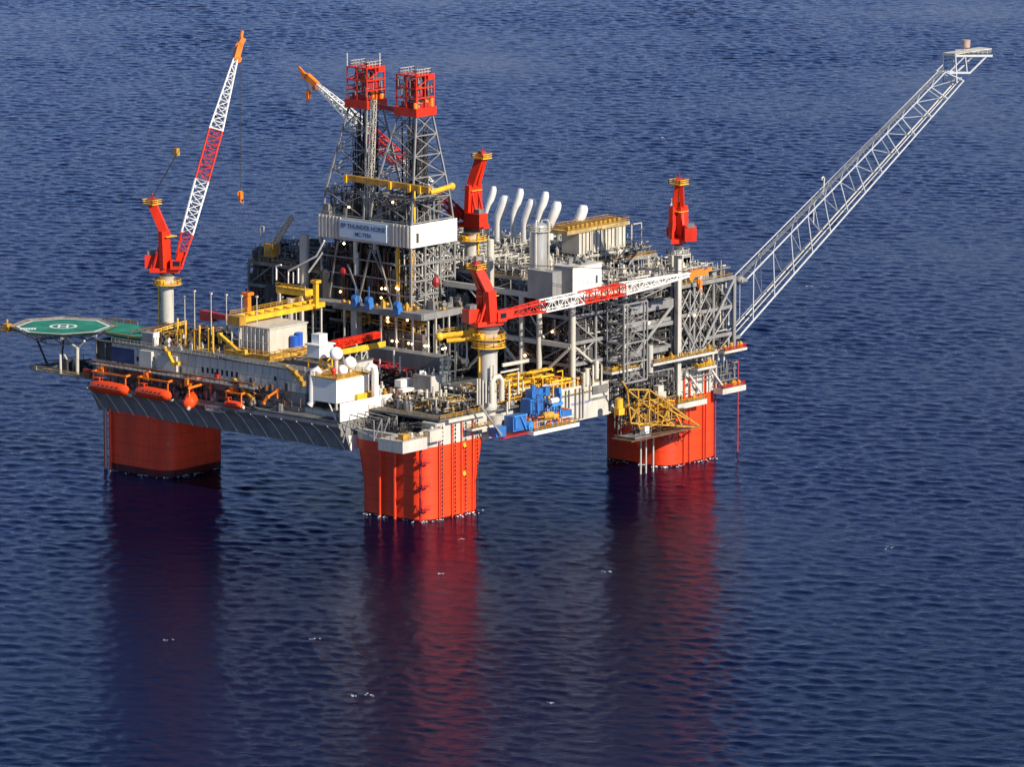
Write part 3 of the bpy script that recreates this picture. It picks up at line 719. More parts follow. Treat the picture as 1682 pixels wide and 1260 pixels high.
lamps(t, [onx(px, py, 41) for px, py in ((565, 400), (559, 479), (633, 474), (627, 474), (651, 473), (654, 475), (626, 489), (645, 332), (573, 340))])
# skid beams in front of the substructure
t = thing('skid_deck', 'long grey skid deck on posts below the derricks', 'skid deck', (44, 52, 29.5))
a = onx(548, 501, 36); b = onx(690, 521, 36)
zk = (a.z+b.z)/2
m = M().bar((36, a.y, zk), (36, b.y-1, zk), 0.8, 1.9).bar((36, b.y-1, zk), (62, b.y-1, zk), 0.8, 2.0)
m.box(36.5, 64, b.y-0.5, a.y+10, zk-0.5, zk+0.6)
part('skid_beam', m, GREY, t)
m = M()
for px in (566, 585, 626, 651, 678, 703): p = onx(px, 560, 36.2); m.bar((36.2, p.y, 29.5), (36.2, p.y, zk-0.9), 0.55)
m.box(36.3, 38.6, onx(586, 560, 36.2).y, onx(580, 560, 36.2).y+1, 29.5, zk-0.9)
for x in (42, 48, 54, 60): m.bar((x, b.y-1, 29.5), (x, b.y-1, zk-0.9), 0.5)
part('post', m, GREYW, t)
part('under_machinery', gear(38, 62, 28, 90, 29.5, 60, 81, (2, 6), (3, 12)), DARK, t, kind='stuff')
part('under_pipework', clutter(37, 62, 28, 95, 30, zk-1, 260, (0.12, 0.5), 0.5, 82), MIDG, t, kind='stuff', smooth=True)
part('deck_gear', gear(45, 62, b.y+1, b.y+7, zk+.6, 26, 85, (0.8, 2.4), (0.6, 3)), MIDG, t, kind='stuff')
part('deck_gear', gear(37, 60, b.y, a.y, zk+.6, 36, 86, (0.6, 1.8), (0.6, 2.4)), OCH, t, kind='stuff')
part('hanging_pipework', clutter(36.3, 40, b.y, a.y, zk-6, zk-1, 70, (0.08, 0.25), 0.5, 87), OCH, t, kind='stuff')
part('rust_cladding', M().box(38.5, 40, 33, 51, 33, 44).box(38.4, 38.5, 33, 50, 36, 37), mat('brown_grey_cladding', (0.16, 0.125, 0.11), 0.6, vary=0.3, rust=0.5), t)
lamps(t, [onx(px, py, 36) for px, py in ((637, 522), (637, 528), (644, 560), (652, 561), (671, 564), (677, 565), (698, 568), (703, 568), (727, 573), (732, 572), (669, 526))])
m = M()
for (px, py) in ((584, 497), (606, 500), (653, 508)):
    p = onx(px, py, 35.5); tt = thing('winch', {584: 'blue winch on the skid deck, left of three', 606: 'blue winch on the skid deck, middle and largest of three', 653: 'blue winch on the skid deck, right of three'}[px], 'winch', p, 'blue winches on the skid deck')
    part('drum', M().tube(p+V((0, -0.8, 1.2)), p+V((0, 0.8, 1.2)), 1.2, n=12).box(p.x-1, p.x+1, p.y-1.1, p.y+1.1, p.z-1.4, p.z+0.6), BLUE, tt)
    part('mast_rod', M().bar(p+V((0, 0, 2)), p+V((0, 0, 5.5)), 0.3), BLUE, tt)
# ---------------------------------------------------------------- pedestal cranes
CG = 'red and white pedestal cranes'
def crane(label, base, z0, zs, rp, d, foot, tip, plat=YEL, pedmat=CREAM, bw=2.6, cone=0, hook=6, secs=(0.12, 0.36, 0.58, 0.93), th=1.0, pend=None, side=1, mw=1.0, hs=1.0):
    bx, by = base; d = V((d[0], d[1], 0)).normalized(); n = V((-d.y, d.x, 0)); O = V((bx, by, zs))
    t = thing('pedestal_crane', label, 'crane', (bx, by, z0), CG)
    pm = M().tube((bx, by, z0+cone), (bx, by, zs-1.2), rp, n=24).tube((bx, by, zs-1.2), (bx, by, zs), rp, rp*1.25, n=24)
    if cone: pm.tube((bx, by, z0), (bx, by, z0+cone), rp*0.55, rp, n=24)
    part('pedestal', pm, pedmat, t, smooth=True)
    lad = M().bar(O-d*(rp+0.5)+V((0, 0, -0.5)), V((bx, by, z0))-d*(rp+0.5), 0.5)
    part('ladder', lad, plat, t)
    pl = M().tube((bx, by, zs-2.6), (bx, by, zs-2.3), rp+2.6, n=20)
    P = [(bx+(rp+2.4)*math.cos(a*math.pi/6), by+(rp+2.4)*math.sin(a*math.pi/6), zs-2.3) for a in range(12)]
    pl.rail(P, closed=True, w=0.16).box(bx-rp-2, bx-rp, by-1, by+1, zs-2.3, zs-1)
    part('access_platform', pl, plat, t)
    part('slew_ring', M().tube(O, O+V((0, 0, 1.0)), rp*1.15, n=24), DARK, t, smooth=True)
    m = M().bar(O-d*5.2+V((0, 0, 1.9)), O+d*4.0+V((0, 0, 1.9)), 4.6, 1.4)
    part('turntable', m, RED, t)
    h = O-d*5.0
    part('machinery_house', M().bar(h+n*1.9*hs+V((0, 0, 4.2))-d*1.8, h+n*1.9*hs+V((0, 0, 4.2))+d*4.6, 3.6, 4.0), RED, t)
    part('house_vent', M().bar(h+n*1.9*hs+V((0, 0, 6.9))-d*1.0, h+n*1.9*hs+V((0, 0, 6.9))+d*1.4, 2.2, 1.3), MIDG, t)
    cab = O+d*2.6-n*2.5*side
    cb = part('cab', M().bar(cab+V((0, 0, 3.8))-d*1.4, cab+V((0, 0, 3.8))+d*1.8, 2.0, 2.9), RED, t)
    part('cab_window', M().bar(cab+V((0, 0, 4.1))+d*1.81, cab+V((0, 0, 4.1))+d*1.9, 1.7, 1.9).bar(cab-n*1.01*side+V((0, 0, 4.2))-d*0.6, cab-n*1.01*side+V((0, 0, 4.2))+d*1.5, 0.1, 1.5), GLASS, cb)
    # king post: two tapering legs, kinked back at the top
    H1, H2, B2 = 13.0*th, 8.0*th, 4.4
    mm = M()
    for s in (-1, 1):
        a0 = O+n*(1.6*s*mw)+V((0, 0, 2.5))-d*0.4; a1 = O+n*(1.25*s*mw)+V((0, 0, H1))-d*0.8; a2 = O+n*(0.75*s*mw)+V((0, 0, H1+H2))-d*B2
        mm.bar(a0, a1, 1.7*mw, 3.4).bar(a1, a2, 1.25*mw, 2.6)
        mm.bar(O+n*(1.7*s)+V((0, 0, 2.5))-d*4.2, a1, 0.6, 0.6)
    for k in range(4):
        z = 4+k*3.0; mm.bar(O-n*1.6+V((0, 0, z))-d*0.6, O+n*1.6+V((0, 0, z))-d*0.6, 0.6, 1.2)
    part('king_post', mm, RED, t)
    top = O+V((0, 0, H1+H2))-d*B2
    tp = M().box(top.x-2.2, top.x+2.2, top.y-2.2, top.y+2.2, top.z-0.5, top.z-0.2)
    tp.rail([(top.x-2.2, top.y-2.2, top.z-.2), (top.x+2.2, top.y-2.2, top.z-.2), (top.x+2.2, top.y+2.2, top.z-.2), (top.x-2.2, top.y+2.2, top.z-.2)], closed=True, w=0.18, step=1.5)
    k1 = O+V((0, 0, H1-1.5))
    tp.box(k1.x-2.3, k1.x+2.3, k1.y-2.3, k1.y+2.3, k1.z-0.3, k1.z-0.1)
    tp.bar(k1, (top.x, top.y, top.z-.3), 0.3)
    part('mast_platform', tp, YEL, t)
    part('mast_sheave', M().tube(top-n*1.0+V((0, 0, .8)), top+n*1.0+V((0, 0, .8)), 1.0, n=14).bar(top+V((0, 0, 0.6)), top+V((0, 0, 3.0)), 0.3), DRED, t)
    # lattice boom in red and white sections
    f = V(foot); tip = V(tip); ax = tip-f; L = ax.length; u = [0.0]+list(secs)
    cols = [RED, WHITE, RED, WHITE]; hb = bw*0.85
    side_up = n.cross(ax).normalized()
    if side_up.z < 0: side_up = -side_up
    for i in range(len(u)-1):
        a, b = u[i], u[i+1]
        def wd(q): return bw*(0.55+0.45*min(1, q/0.2)) if q < 0.2 else (bw if q < 0.62 else bw*(1-0.68*(q-0.62)/0.31))
        ks = [a, b] if not (a < 0.62 < b) else [a, 0.62, b]
        m = M()
        for p, q in zip(ks, ks[1:]):
            nn = max(2, int(L*(q-p)/2.2)); m.truss(f+ax*p, f+ax*q, wd(p), wd(q), nn, 0.42, 0.2, side_up, wd(p)*.9, wd(q)*.9)
        part('boom_section', m, cols[i % 4], t, label=('red' if i % 2 == 0 else 'white')+' lattice boom section')
    fp = M()
    for q in (-1, 1): fp.bar(f+n*(q*bw*.3)-ax.normalized()*1.2, f+n*(q*bw*.36)+ax*0.055, 0.35, bw*.8)
    part('boom_foot', fp.bar(f-n*bw*.45, f+n*bw*.45, 1.0), RED, t)
    e = f+ax*secs[-1]; axn = ax.normalized()
    m = M().bar(e, tip, 1.6, 1.9).bar(tip-axn*0.6, tip+axn*2.6-side_up*0.6, 1.2, 1.6).tube(tip-n*0.7, tip+n*0.7, 1.1, n=14).tube(e-n*0.9-side_up, e+n*0.9-side_up, 0.9, n=12)
    m.bar(tip+axn*2.0, tip+axn*4.6+side_up*0.3, 0.5, 0.9)
    part('boom_head', m, ORG, t)
    hk = tip-V((0, 0, hook))
    cbm = M().tube(tip-V((0, 0, .5)), hk, 0.07, n=5).tube(tip+axn*2-V((0, 0, .5)), hk, 0.07, n=5)
    for s in (-0.5, 0.5): cbm.tube(top+n*s+V((0, 0, 1.2)), e+n*s+side_up*0.8, 0.07, n=5)
    if pend:
        pp = V(pend)
        for s in (-0.35, 0.35): cbm.tube(top+n*s+V((0, 0, 1.2)), pp+n*s, 0.13, n=5)
        part('pendant_block', M().box(pp.x-.7, pp.x+.7, pp.y-.7, pp.y+.7, pp.z-0.6, pp.z+1.7), OCH, t)
    part('hoist_rope', cbm, CABLE, t)
    m = M().tube(hk+n*0.35, hk-n*0.35, 0.9, n=12).box(hk.x-0.6, hk.x+0.6, hk.y-0.6, hk.y+0.6, hk.z-1.7, hk.z+0.6)
    m.path([hk+V((0, 0, -1.7)), hk+V((0, 0, -2.6)), hk+d*0.7+V((0, 0, -3.0)), hk+d*0.9+V((0, 0, -2.4))], 0.22, 6)
    part('hook_block', m, ORG, t)
    return t
# crane by the helideck, boom raised
b1 = (10, 112.5)
ft = V((10, 112.5, 61))+RGT*3.6+FWD*-0.5
crane('crane beside the green helideck, its boom raised steeply above everything', b1, 40, 57.5, 2.0, (RGT.x, RGT.y), ft, ond(393, 74, ft), plat=YEL, pedmat=GREYW, bw=4.5, hook=46, pend=ond(290, 252, (10, 112, 70)), secs=(0.14, 0.385, 0.615, 0.94), th=1.08)
# level-boom crane by the near column
d2 = V((0.97, -0.24, 0)).normalized(); b2 = (17.5, -11.5)
ft = V((17.5, -11.5, 57.2))+d2*4.2
tp = ony(1149, 447, -30)
crane('crane on the fat pale pedestal, its boom laid level over the grey modules', b2, 25.5, 53.5, 2.75, (d2.x, d2.y), ft, tp, plat=YEL, pedmat=GREYW, bw=3.4, cone=5, hook=3, secs=(0.21, 0.40, 0.61, 0.95), th=0.9, mw=1.35)
# crane behind the derricks, boom to the left
b4 = (75, 45); d4 = V((0.05, 1, 0)).normalized(); ft = V((75, 45, 75))+d4*5
tp = ond(506, 126, onx(560, 160, 77))
crane('crane whose boom slants up to the left behind the two derricks', b4, 60.2, 70.5, 2.2, (d4.x, d4.y), ft, tp, plat=YEL, pedmat=GREYW, bw=3.6, hook=5, secs=(0.15, 0.37, 0.60, 0.94), th=1.12)
# crane at the right of the modules seen end on
d3 = V((FWD.x, FWD.y, 0)).normalized(); b3 = (103.8, -13.4)
ft = V((103.8, -13.2, 73.5))+d3*4
crane('crane on the slender pedestal near the flare boom, mast upright, seen from behind', b3, 22, 68.6, 1.15, (d3.x, d3.y), ft, ft+d3*44+V((0, 0, 1.5)), plat=GREYW, pedmat=GREYW, bw=2.8, hook=3, th=0.95, mw=0.95, hs=-1.9, side=-1)
# ---------------------------------------------------------------- accommodation block
t = thing('accommodation_block', 'long grey living quarters block with small dark windows along its side', 'living quarters', (0, 75, 27.4))
zr = 39.6
part('wall', M().box(-14, 16, 33, 113, 33.2, zr), GREYW, t)
part('lower_wall', M().box(-13.4, 16, 33.5, 113, 27.35, 33.15), GREY, t)
part('roof_deck', M().box(-14.3, 16.3, 32.7, 113.3, zr+.02, zr+.35), DECKG, t)
for i in range(8):
    p = onx(333+i*8.0, 607.2+i*1.25, -14.05)
    part('window', M().box(-14.09, -13.98, p.y-0.42, p.y+0.42, p.z-0.85, p.z+0.85), GLASS, t)
for (px, py) in ((452, 622), (194, 597), (201, 598), (426, 650), (226, 590), (233, 591)):
    p = onx(px, py, -14.05); part('window', M().box(-14.08, -13.98, p.y-0.45, p.y+0.45, p.z-0.7, p.z+0.7), GLASS, t)
sm = M()
for k in range(26): sm.box(-14.06, -13.99, 35+k*3.05, 35.1+k*3.05, 33.3, 39.5)
sm.box(-14.07, -13.99, 33.2, 112.8, 36.4, 36.5)
part('panel_joint', sm, MIDG, t)
for k in range(5): part('door', M().box(-14.1, -13.98, 40+k*14.5, 41+k*14.5, 33.3, 35.5), DARK, t)
p0 = onx(182, 575, -14.1)
part('painted_shade_bay', M().box(-14.12, -13.99, 103.5, 113, 34, 38.5), NAVY, t, label='dark flat panel painted as a shaded bay')  # flat navy sheet on the wall; the bay's shade is only its colour
part('wall_bulge', M().box(-15.4, -14.02, 95, 100, 33.8, 39.0).box(-14.9, -14.02, 85, 93, 33.6, 38.6), GREYW, t)
m = M().rail([(-14.1, 33, zr+.35), (-14.1, 113, zr+.35)], 1.3, w=0.14, step=1.6)
part('handrail', m, CREAM, t)
m = M().box(-18.3, -14.02, 50, 118, 32.9, 33.15).rail([(-18.2, 50, 33.15), (-18.2, 118, 33.15)], 1.1, w=0.12, step=2)
for y in range(52, 118, 6): m.bar((-14.1, y, 30.5), (-18.1, y, 32.9), 0.25)
part('side_walkway', m, GREY, t)
m = M().tube((-18.4, 50, 34.6), (-18.4, 117, 34.2), 0.33, n=8)
part('walkway_pipe', m, RUSTB, t)
part('wall_pipework', clutter(-15.2, -14.1, 34, 112, 27.8, 32.6, 90, (0.08, 0.2), 0.5, 91), RUSTB, t, kind='stuff')
part('wall_machinery', gear(-17.8, -14.2, 40, 112, 27.35, 46, 92, (0.5, 1.4), (0.6, 2.4)), MIDG, t, kind='stuff')
part('wall_machinery', gear(-17.8, -14.6, 44, 80, 33.2, 14, 93, (0.5, 1.2), (0.6, 1.6)), RUSTB, t, kind='stuff')
part('fire_box', M().box(*(lambda p: (-14.9, -14.1, p.y-.5, p.y+.5, p.z-.6, p.z+.7))(onx(236, 599, -14.3))), RED, t)
part('fire_box', M().box(*(lambda p: (-14.9, -14.1, p.y-.5, p.y+.5, p.z-.6, p.z+.7))(onx(357, 619, -14.3))), RED, t)
# roof clutter: deck houses and pipes
part('roof_machinery', gear(-11, 14, 86, 102, zr+.35, 50, 94, (0.8, 3), (0.8, 3.4)), DARK, t, kind='stuff')
part('roof_machinery', gear(-12, 0, 82, 104, zr+.35, 26, 95, (0.6, 2), (0.8, 2.4)), GREYW, t, kind='stuff')
part('roof_pipework', clutter(-12, 15, 84, 112, zr+.6, zr+4.5, 120, (0.08, 0.22), 0.6, 96), RUSTB, t, kind='stuff')
part('roof_pipework', clutter(-12, 15, 36, 84, zr+.6, zr+3, 70, (0.08, 0.22), 0.4, 97), OCH, t, kind='stuff')
part('red_tank', M().box(*(lambda p: (17, 19, p.y-3, p.y+2.5, p.z-1.4, p.z+1.6))(onx(341, 519, 18))), DRED, t)
part('red_tank', M().box(*(lambda p: (17, 19, p.y-3, p.y+3, p.z-.8, p.z+.9))(onx(362, 520, 18))), DRED, t)
# white service house on the quarters roof
q = onz(443, 581, 41.2); hx, hy = q.x, q.y
t = thing('deckhouse', 'cream box-shaped deckhouse on the quarters roof with a blue tank at its corner', 'deckhouse', (hx+8, hy+6, 40))
part('wall', M().box(hx, hx+16.5, hy, hy+13, 41.2, 48.4), CREAM, t)
part('roof', M().box(hx-.3, hx+16.8, hy-.3, hy+13.3, 48.42, 48.8), CREAM, t)
m = M()
for k in range(8): m.bar((hx-.25, hy+.5+k*1.7, 41.2), (hx-.25, hy+.5+k*1.7, 48.4), 0.3)
m.bar((hx-1.2, hy-1, 44.4), (hx-1.2, hy+14, 44.4), 0.3)
for k in range(5): m.bar((hx-3, hy+k*3.2, 40), (hx-3, hy+k*3.2, 47), 0.25)
part('wall_rib', m, GREYW, t)
part('plinth', M().box(hx-4, hx+19, hy-3.5, hy+15, 40.0, 41.18).rail([(hx-4, hy+15, 41.18), (hx-4, hy-3.5, 41.18), (hx+19, hy-3.5, 41.18)], 1.3, w=0.2), OCH, t)
m = M()
for k in range(5): m.tube((hx-0.5, hy+1+k*2.6, 41.6), (hx-2.4, hy+1+k*2.6, 41.6), 0.7, n=10)
part('roof_fan', m, RUSTB, t)
bt = ony(486, 557, hy-1.4)
tt = thing('blue_tank', 'bright blue round tank in front of the cream deckhouse wall', 'tank', (bt.x, bt.y, 41.2))
part('shell', M().tube((bt.x-.6, bt.y, 41.9), (bt.x-.6, bt.y, 45.6), 1.3, n=16).tube((bt.x+1.5, bt.y, 41.9), (bt.x+1.5, bt.y, 46.4), 1.1, n=16), mat('tank_blue', (0.02, 0.10, 0.50), 0.35), tt, smooth=True)
part('skid', M().box(bt.x-2.4, bt.x+3, bt.y-1.3, bt.y+1.3, 41.2, 41.9), GREYW, tt)
# yellow pipe-handling gantry above the deckhouse
a = onx(391, 527, hx-2); b = ony(531, 508, a.y)
t = thing('pipe_gantry', 'bright yellow box-girder gantry lying above the cream deckhouse', 'gantry', (a.x, a.y, 41))
L = b.x-a.x
part('box_girder', M().bar(a, (b.x, a.y, a.z+0.4), 1.6, 1.5).bar((a.x+3, a.y+3.4, a.z+.6), (b.x, a.y+3.4, a.z+1.0), 1.4, 1.3), YEL, t)
m = M()
for k in range(9): x = a.x+2+k*L/9; m.bar((x, a.y, a.z+.9), (x, a.y+3.4, a.z+1.2), 0.4)
m.rail([(a.x+1, a.y+4.3, a.z+1.2), (b.x-1, a.y+4.3, a.z+1.6)], 1.2, w=0.15)
part('cross_member', m, OCH, t)
m = M()
for x in (a.x+1, a.x+L*0.5, b.x-1): part('gantry_leg', M().bar((x, a.y, 40), (x, a.y, a.z-.7), 0.5).bar((x, a.y+3.4, 40), (x, a.y+3.4, a.z-.3), 0.5).bar((x, a.y, a.z-1.2), (x, a.y+3.4, a.z-1.2), 0.4), CREAM, t)
m = M().box(a.x-1.5, a.x+1.5, a.y-2, a.y+3, a.z-1.2, a.z+1.6)
part('end_carriage', m, OCH, t)
# two upright orange and yellow posts
def post(name, label, cat, px, pyb, pyt, x, w, mt, group=None):
    p = onx(px, pyb, x); q = onx(px, pyt, x)
    o = single(name, M().bar((p.x, p.y, p.z), (p.x, p.y, q.z), w).box(p.x-w*.9, p.x+w*.9, p.y-w*.9, p.y+w*.9, q.z-0.9, q.z).box(p.x-w, p.x+w, p.y-w, p.y+w, p.z, p.z+.6), mt, label, cat, group)
    return o
post('gantry_mast', 'fat orange upright mast rising from the left half of the yellow gantry', 'mast', 407, 522, 480, 4, 1.5, ORG)
post('gantry_mast', 'bright yellow upright mast at the right end of the yellow gantry', 'mast', 519, 505, 460, 28, 1.3, YEL)
# slender white lamp masts on the roof
for i, (px, pyb, pyt, lb) in enumerate(((304, 560, 487, 'first from the left'), (320, 560, 478, 'second from the left, the tallest'), (347, 540, 482, 'third from the left'), (372, 520, 484, 'fourth from the left'), (397, 520, 486, 'fifth from the left'), (422, 515, 487, 'sixth, right of the orange mast'))):
    p = onx(px, pyb, 2); q = onx(px, pyt, 2); z0 = 39.95; q0 = onz(px, pyb, z0)
    single('lamp_mast', M().tube((p.x, p.y, z0), (p.x, p.y, q.z), 0.2, 0.14, n=6).box(p.x-.35, p.x+.35, p.y-.35, p.y+.35, q.z-.3, q.z+.2), CREAM, 'thin white lamp mast on the quarters roof, '+lb, 'lamp mast', 'thin white lamp masts')
YP = ((292, 556, 524), (305, 558, 533), (328, 560, 536), (343, 562, 540), (350, 563, 538), (320, 560, 545), (298, 558, 542))
for i, (px, pyb, pyt) in enumerate(YP):
    p = onx(px, pyb, -9); q = onx(px, pyt, -9)
    single('bollard_post', M().tube((p.x, p.y, 39.95), (p.x, p.y, q.z), 0.32, n=8).sphere((p.x, p.y, q.z), 0.32, 8), YEL, 'yellow upright vent post standing on the quarters roof behind the helideck stairs', 'vent post', 'yellow vent posts on the quarters roof')
# yellow davit arms on the wall
def arm(label, pts, w=1.0, mt=YEL):
    P = [onx(px, py, x) for (px, py, x) in pts]; m = M()
    for a, b in zip(P, P[1:]): m.bar(a, b, w, w*0.9)
    for a in P: m.box(a.x-w*.6, a.x+w*.6, a.y-w*.6, a.y+w*.6, a.z-w*.6, a.z+w*.6)
    g = P[0]; m.tube(g, (g.x, g.y, g.z-2.5), w*0.55, n=8)
    return single('knuckle_davit', m, mt, label, 'davit', 'yellow folding davit arms')
arm('yellow davit arm folded down the quarters wall below the white stair box', [(270, 572, -13), (276, 580, -15), (285, 598, -16), (292, 597, -16)], 0.9, YEL)
arm('bright yellow davit arm sloping down in front of the cream deckhouse', [(361, 550, -11), (378, 565, -12), (392, 578, -14.6), (402, 578, -15)], 1.0, YEL)
arm('ochre davit arm at the right end of the quarters wall beside the dish room', [(470, 603, -12), (484, 612, -15), (492, 622, -16), (497, 630, -16)], 1.2, OCH)
arm('ochre curved davit arm leaning over the hull edge right of the small orange boat', [(385, 624, -15), (400, 640, -17), (414, 655, -18.6)], 0.8, OCH)
arm('small orange davit arm on the hull edge left of the dish room', [(456, 641, -16), (440, 652, -18), (433, 662, -18.4)], 0.7, ORG)
# ---------------------------------------------------------------- helideck
HZ = 42.0
hc = onz(104, 536, HZ)
t = thing('helideck', 'green eight-sided helicopter landing deck with white border and landing circle', 'helideck', (hc.x, hc.y, HZ))
def octa(r, rot=22.5): return [(hc.x+r*math.cos(math.radians(rot+45*k)), hc.y+r*math.sin(math.radians(rot+45*k))) for k in range(8)]
RH = 14.3; ROT = 22.5+20
def ring2(m, r0, r1, z, n=8, rot=ROT, c=None):
    c = c or hc; vs = []
    for k in range(n):
        a = math.radians(rot+360*k/n); vs += [(c.x+r0*math.cos(a), c.y+r0*math.sin(a), z), (c.x+r1*math.cos(a), c.y+r1*math.sin(a), z)]
    return m.add(vs, [(2*k, 2*k+1, (2*k+3) % (2*n), (2*k+2) % (2*n)) for k in range(n)])
part('deck_plate', M().prism(octa(RH+0.5, ROT), HZ-0.6, HZ), GREEN, t)
part('border_line', ring2(ring2(M(), RH-0.6, RH+0.2, HZ+0.02), 0.1, 0.2, HZ+.02), WHITE, t)
part('landing_circle', ring2(M(), 3.5, 4.3, HZ+0.024, 32, 0), WHITE, t)
gx = RGT; gy = V((FWD.x, FWD.y, 0)).normalized()
def flat(m, cx, cy, w, h, z):
    P = [hc+gx*(cx+sx*w/2)+gy*(cy+sy*h/2) for sx, sy in ((-1, -1), (1, -1), (1, 1), (-1, 1))]
    return m.add([(p.x, p.y, z) for p in P], [(0, 1, 2, 3)])
m = M(); flat(m, -1.3, 0, 0.7, 5, HZ+.03); flat(m, 1.3, 0, 0.7, 5, HZ+.031); flat(m, 0, 0, 2.2, 0.9, HZ+.034)
part('landing_letter', m, WHITE, t)
# weight-limit panel and lettering on the left of the deck
m = M(); 
for k in range(6): flat(m, -12.6+k*0.85*1.0, -4.6, 0.62, 3.4, HZ+.028)
flat(m, 0, 0, 0.01, 0.01, HZ+.028)
part('deck_lettering', m, WHITE, t)
m = M(); P = octa(RH+2.3, ROT); Q = octa(RH+0.6, ROT)
for k in range(8):
    a, b = P[k], P[(k+1) % 8]; c, d = Q[k], Q[(k+1) % 8]
    m.bar((*a, HZ+0.3), (*b, HZ+0.3), 0.2)
    for j in range(7):
        u = j/6; e = (a[0]+(b[0]-a[0])*u, a[1]+(b[1]-a[1])*u); f = (c[0]+(d[0]-c[0])*u, c[1]+(d[1]-c[1])*u); m.bar((*f, HZ-0.3), (*e, HZ+0.3), 0.14)
    m.add([(*c, HZ-.22), (*d, HZ-.22), (*b, HZ+.2), (*a, HZ+.2)], [(0, 1, 2, 3)])
part('safety_net', m, mat('net_brown', (0.22, 0.19, 0.17), 0.8, vary=0.3), t)
m = M()
for k in range(8):
    a = Q[k]; b = Q[(k+3) % 8]; m.bar((*a, HZ-1.2), (*b, HZ-1.2), 0.5, 0.9)
    m.bar((*a, HZ-1.2), (hc.x+(a[0]-hc.x)*.5, hc.y+(a[1]-hc.y)*.5, HZ-4.5), 0.3)
for k in range(8):
    a = octa(7.2, ROT)[k]; b = octa(7.2, ROT)[(k+1) % 8]; m.bar((*a, HZ-4.5), (*b, HZ-4.5), 0.35).bar((*a, HZ-1.2), (*b, HZ-4.5), 0.25)
part('under_truss', m, GREY, t)
lp = ond(12, 545, hc)
part('fire_monitor', M().box(lp.x-1.8, lp.x+1.8, lp.y-1.8, lp.y+1.8, HZ-1.4, HZ-1.0).box(lp.x-1, lp.x+1, lp.y-1, lp.y+1, HZ-1, HZ+.9).tube((lp.x, lp.y, HZ+0.8), (lp.x+1.5, lp.y+1.5, HZ+1.7), 0.3, n=6).rail([(lp.x-1.8, lp.y+1.8, HZ-1), (lp.x-1.8, lp.y-1.8, HZ-1), (lp.x+1.8, lp.y-1.8, HZ-1)], w=0.2).bar((lp.x, lp.y, HZ-1.2), (hc.x, hc.y, HZ-1.2), 1.0, 0.4), OCH, t)
# green apron
ap = [onz(px, py, HZ-.3) for px, py in ((172, 547), (238, 557), (272, 549), (226, 534), (180, 528))]
part('apron', M().prism([(p.x, p.y) for p in ap][::-1] if (ap[1]-ap[0]).cross(ap[2]-ap[1]).z < 0 else [(p.x, p.y) for p in ap], HZ-0.9, HZ-.3), GREEN, t)
m = M().rail([ap[0], ap[1]], 0.4, w=0.2).rail([ap[3], ap[4]], 1.2, w=0.2)
part('apron_edge', m, OCH, t)
sb = onz(251, 567, 40.0)
t2 = thing('stair_box', 'white-edged grey stair enclosure at the end of the green helideck apron', 'stair enclosure', sb)
part('wall', M().box(sb.x-1.2, sb.x+1.6, sb.y-1.2, sb.y+3.4, 40, 43.8), GREY, t2)
part('front_face', M().box(sb.x-1.0, sb.x+1.5, sb.y-1.35, sb.y-1.22, 40, 44.0), WHITE, t2)
m = M(); a = onz(258, 556, 41); b = onz(300, 548, 43)
m.rail([a, b], 1.4, w=0.25, step=2).bar(a, b, 1.2, 0.2).rail([onz(254, 550, 42), onz(306, 534, 43.5)], 1.4, w=0.28, step=2.5)
single('access_bridge', m, YEL, 'yellow railed access bridge from the helideck apron to the quarters roof', 'walkway')
# lower platform and props under the helideck
t = thing('lower_platform', 'brown-edged open platform under the helideck with white Y-shaped prop', 'platform', (-10, 131, 28))
part('platform_deck', M().box(-17.5, 6, 119.6, 145, 27.9, 28.3), MIDG, t)
part('handrail', M().rail([(-17.4, 119.6, 28.3), (-17.4, 145, 28.3), (6, 145, 28.3)], w=0.15), OCH, t)
m = M(); b = onx(127, 624, -16); c = onx(127, 572, -16); e = onx(105, 556, -16); f = onx(139, 560, -16)
m.tube(b, c, 0.55, n=10).tube(c, (e.x, e.y, e.z), 0.38, n=8).tube(c, f, 0.38, n=8).sphere(c, 0.7, 10)
part('prop', m, GREYW, t, smooth=True)
m = M(); b = onx(100, 621, -16.5); c = onx(99, 582, -16.5); m.tube(b, c, 0.38, n=8).tube(onx(121, 612, -10), onx(104, 580, -14), 0.34, n=8).tube(onx(59, 616, -17), onx(59, 602, -17), 0.3, n=6)
part('prop', m, GREYW, t, smooth=True)
m = M()
P = [onx(105, 556, -14), onx(60, 556, -8), onx(78, 600, -12), onx(100, 598, -10), onx(60, 600, -14), onx(150, 590, -10)]
m.bar(P[1], P[2], 0.5).bar(P[0], P[3], 0.5).bar(P[2], P[5], 0.5).bar(P[1], P[0], 0.4).bar(P[4], P[2], 0.3).bar(P[4], P[5], 0.4)
part('under_brace', m, DARK, t)
part('platform_machinery', gear(-15, 2, 120, 136, 28.3, 12, 99, (1, 3), (1, 4)), DARK, t, kind='stuff')
part('quarters_extension', M().box(-13, 4, 113.4, 121, 28.32, 33.6), GREYW, t)
part('upper_bay', M().box(-12, 4, 113.6, 121.5, 33.62, 39.4), DARK, t)  # dark structure under the helideck; its colour also holds the shadow there
part('bay_frame', M().bar((-12.2, 121.4, 33.6), (-12.2, 121.4, 39.5), .4).bar((-12.2, 117.5, 33.6), (-12.2, 117.5, 39.5), .3).bar((-12.2, 113.6, 39.4), (-12.2, 121.6, 39.4), .4), GREY, t)
part('red_box', M().box(-14.6, -13.2, 121.5, 125, 28.3, 30.2), DRED, t)
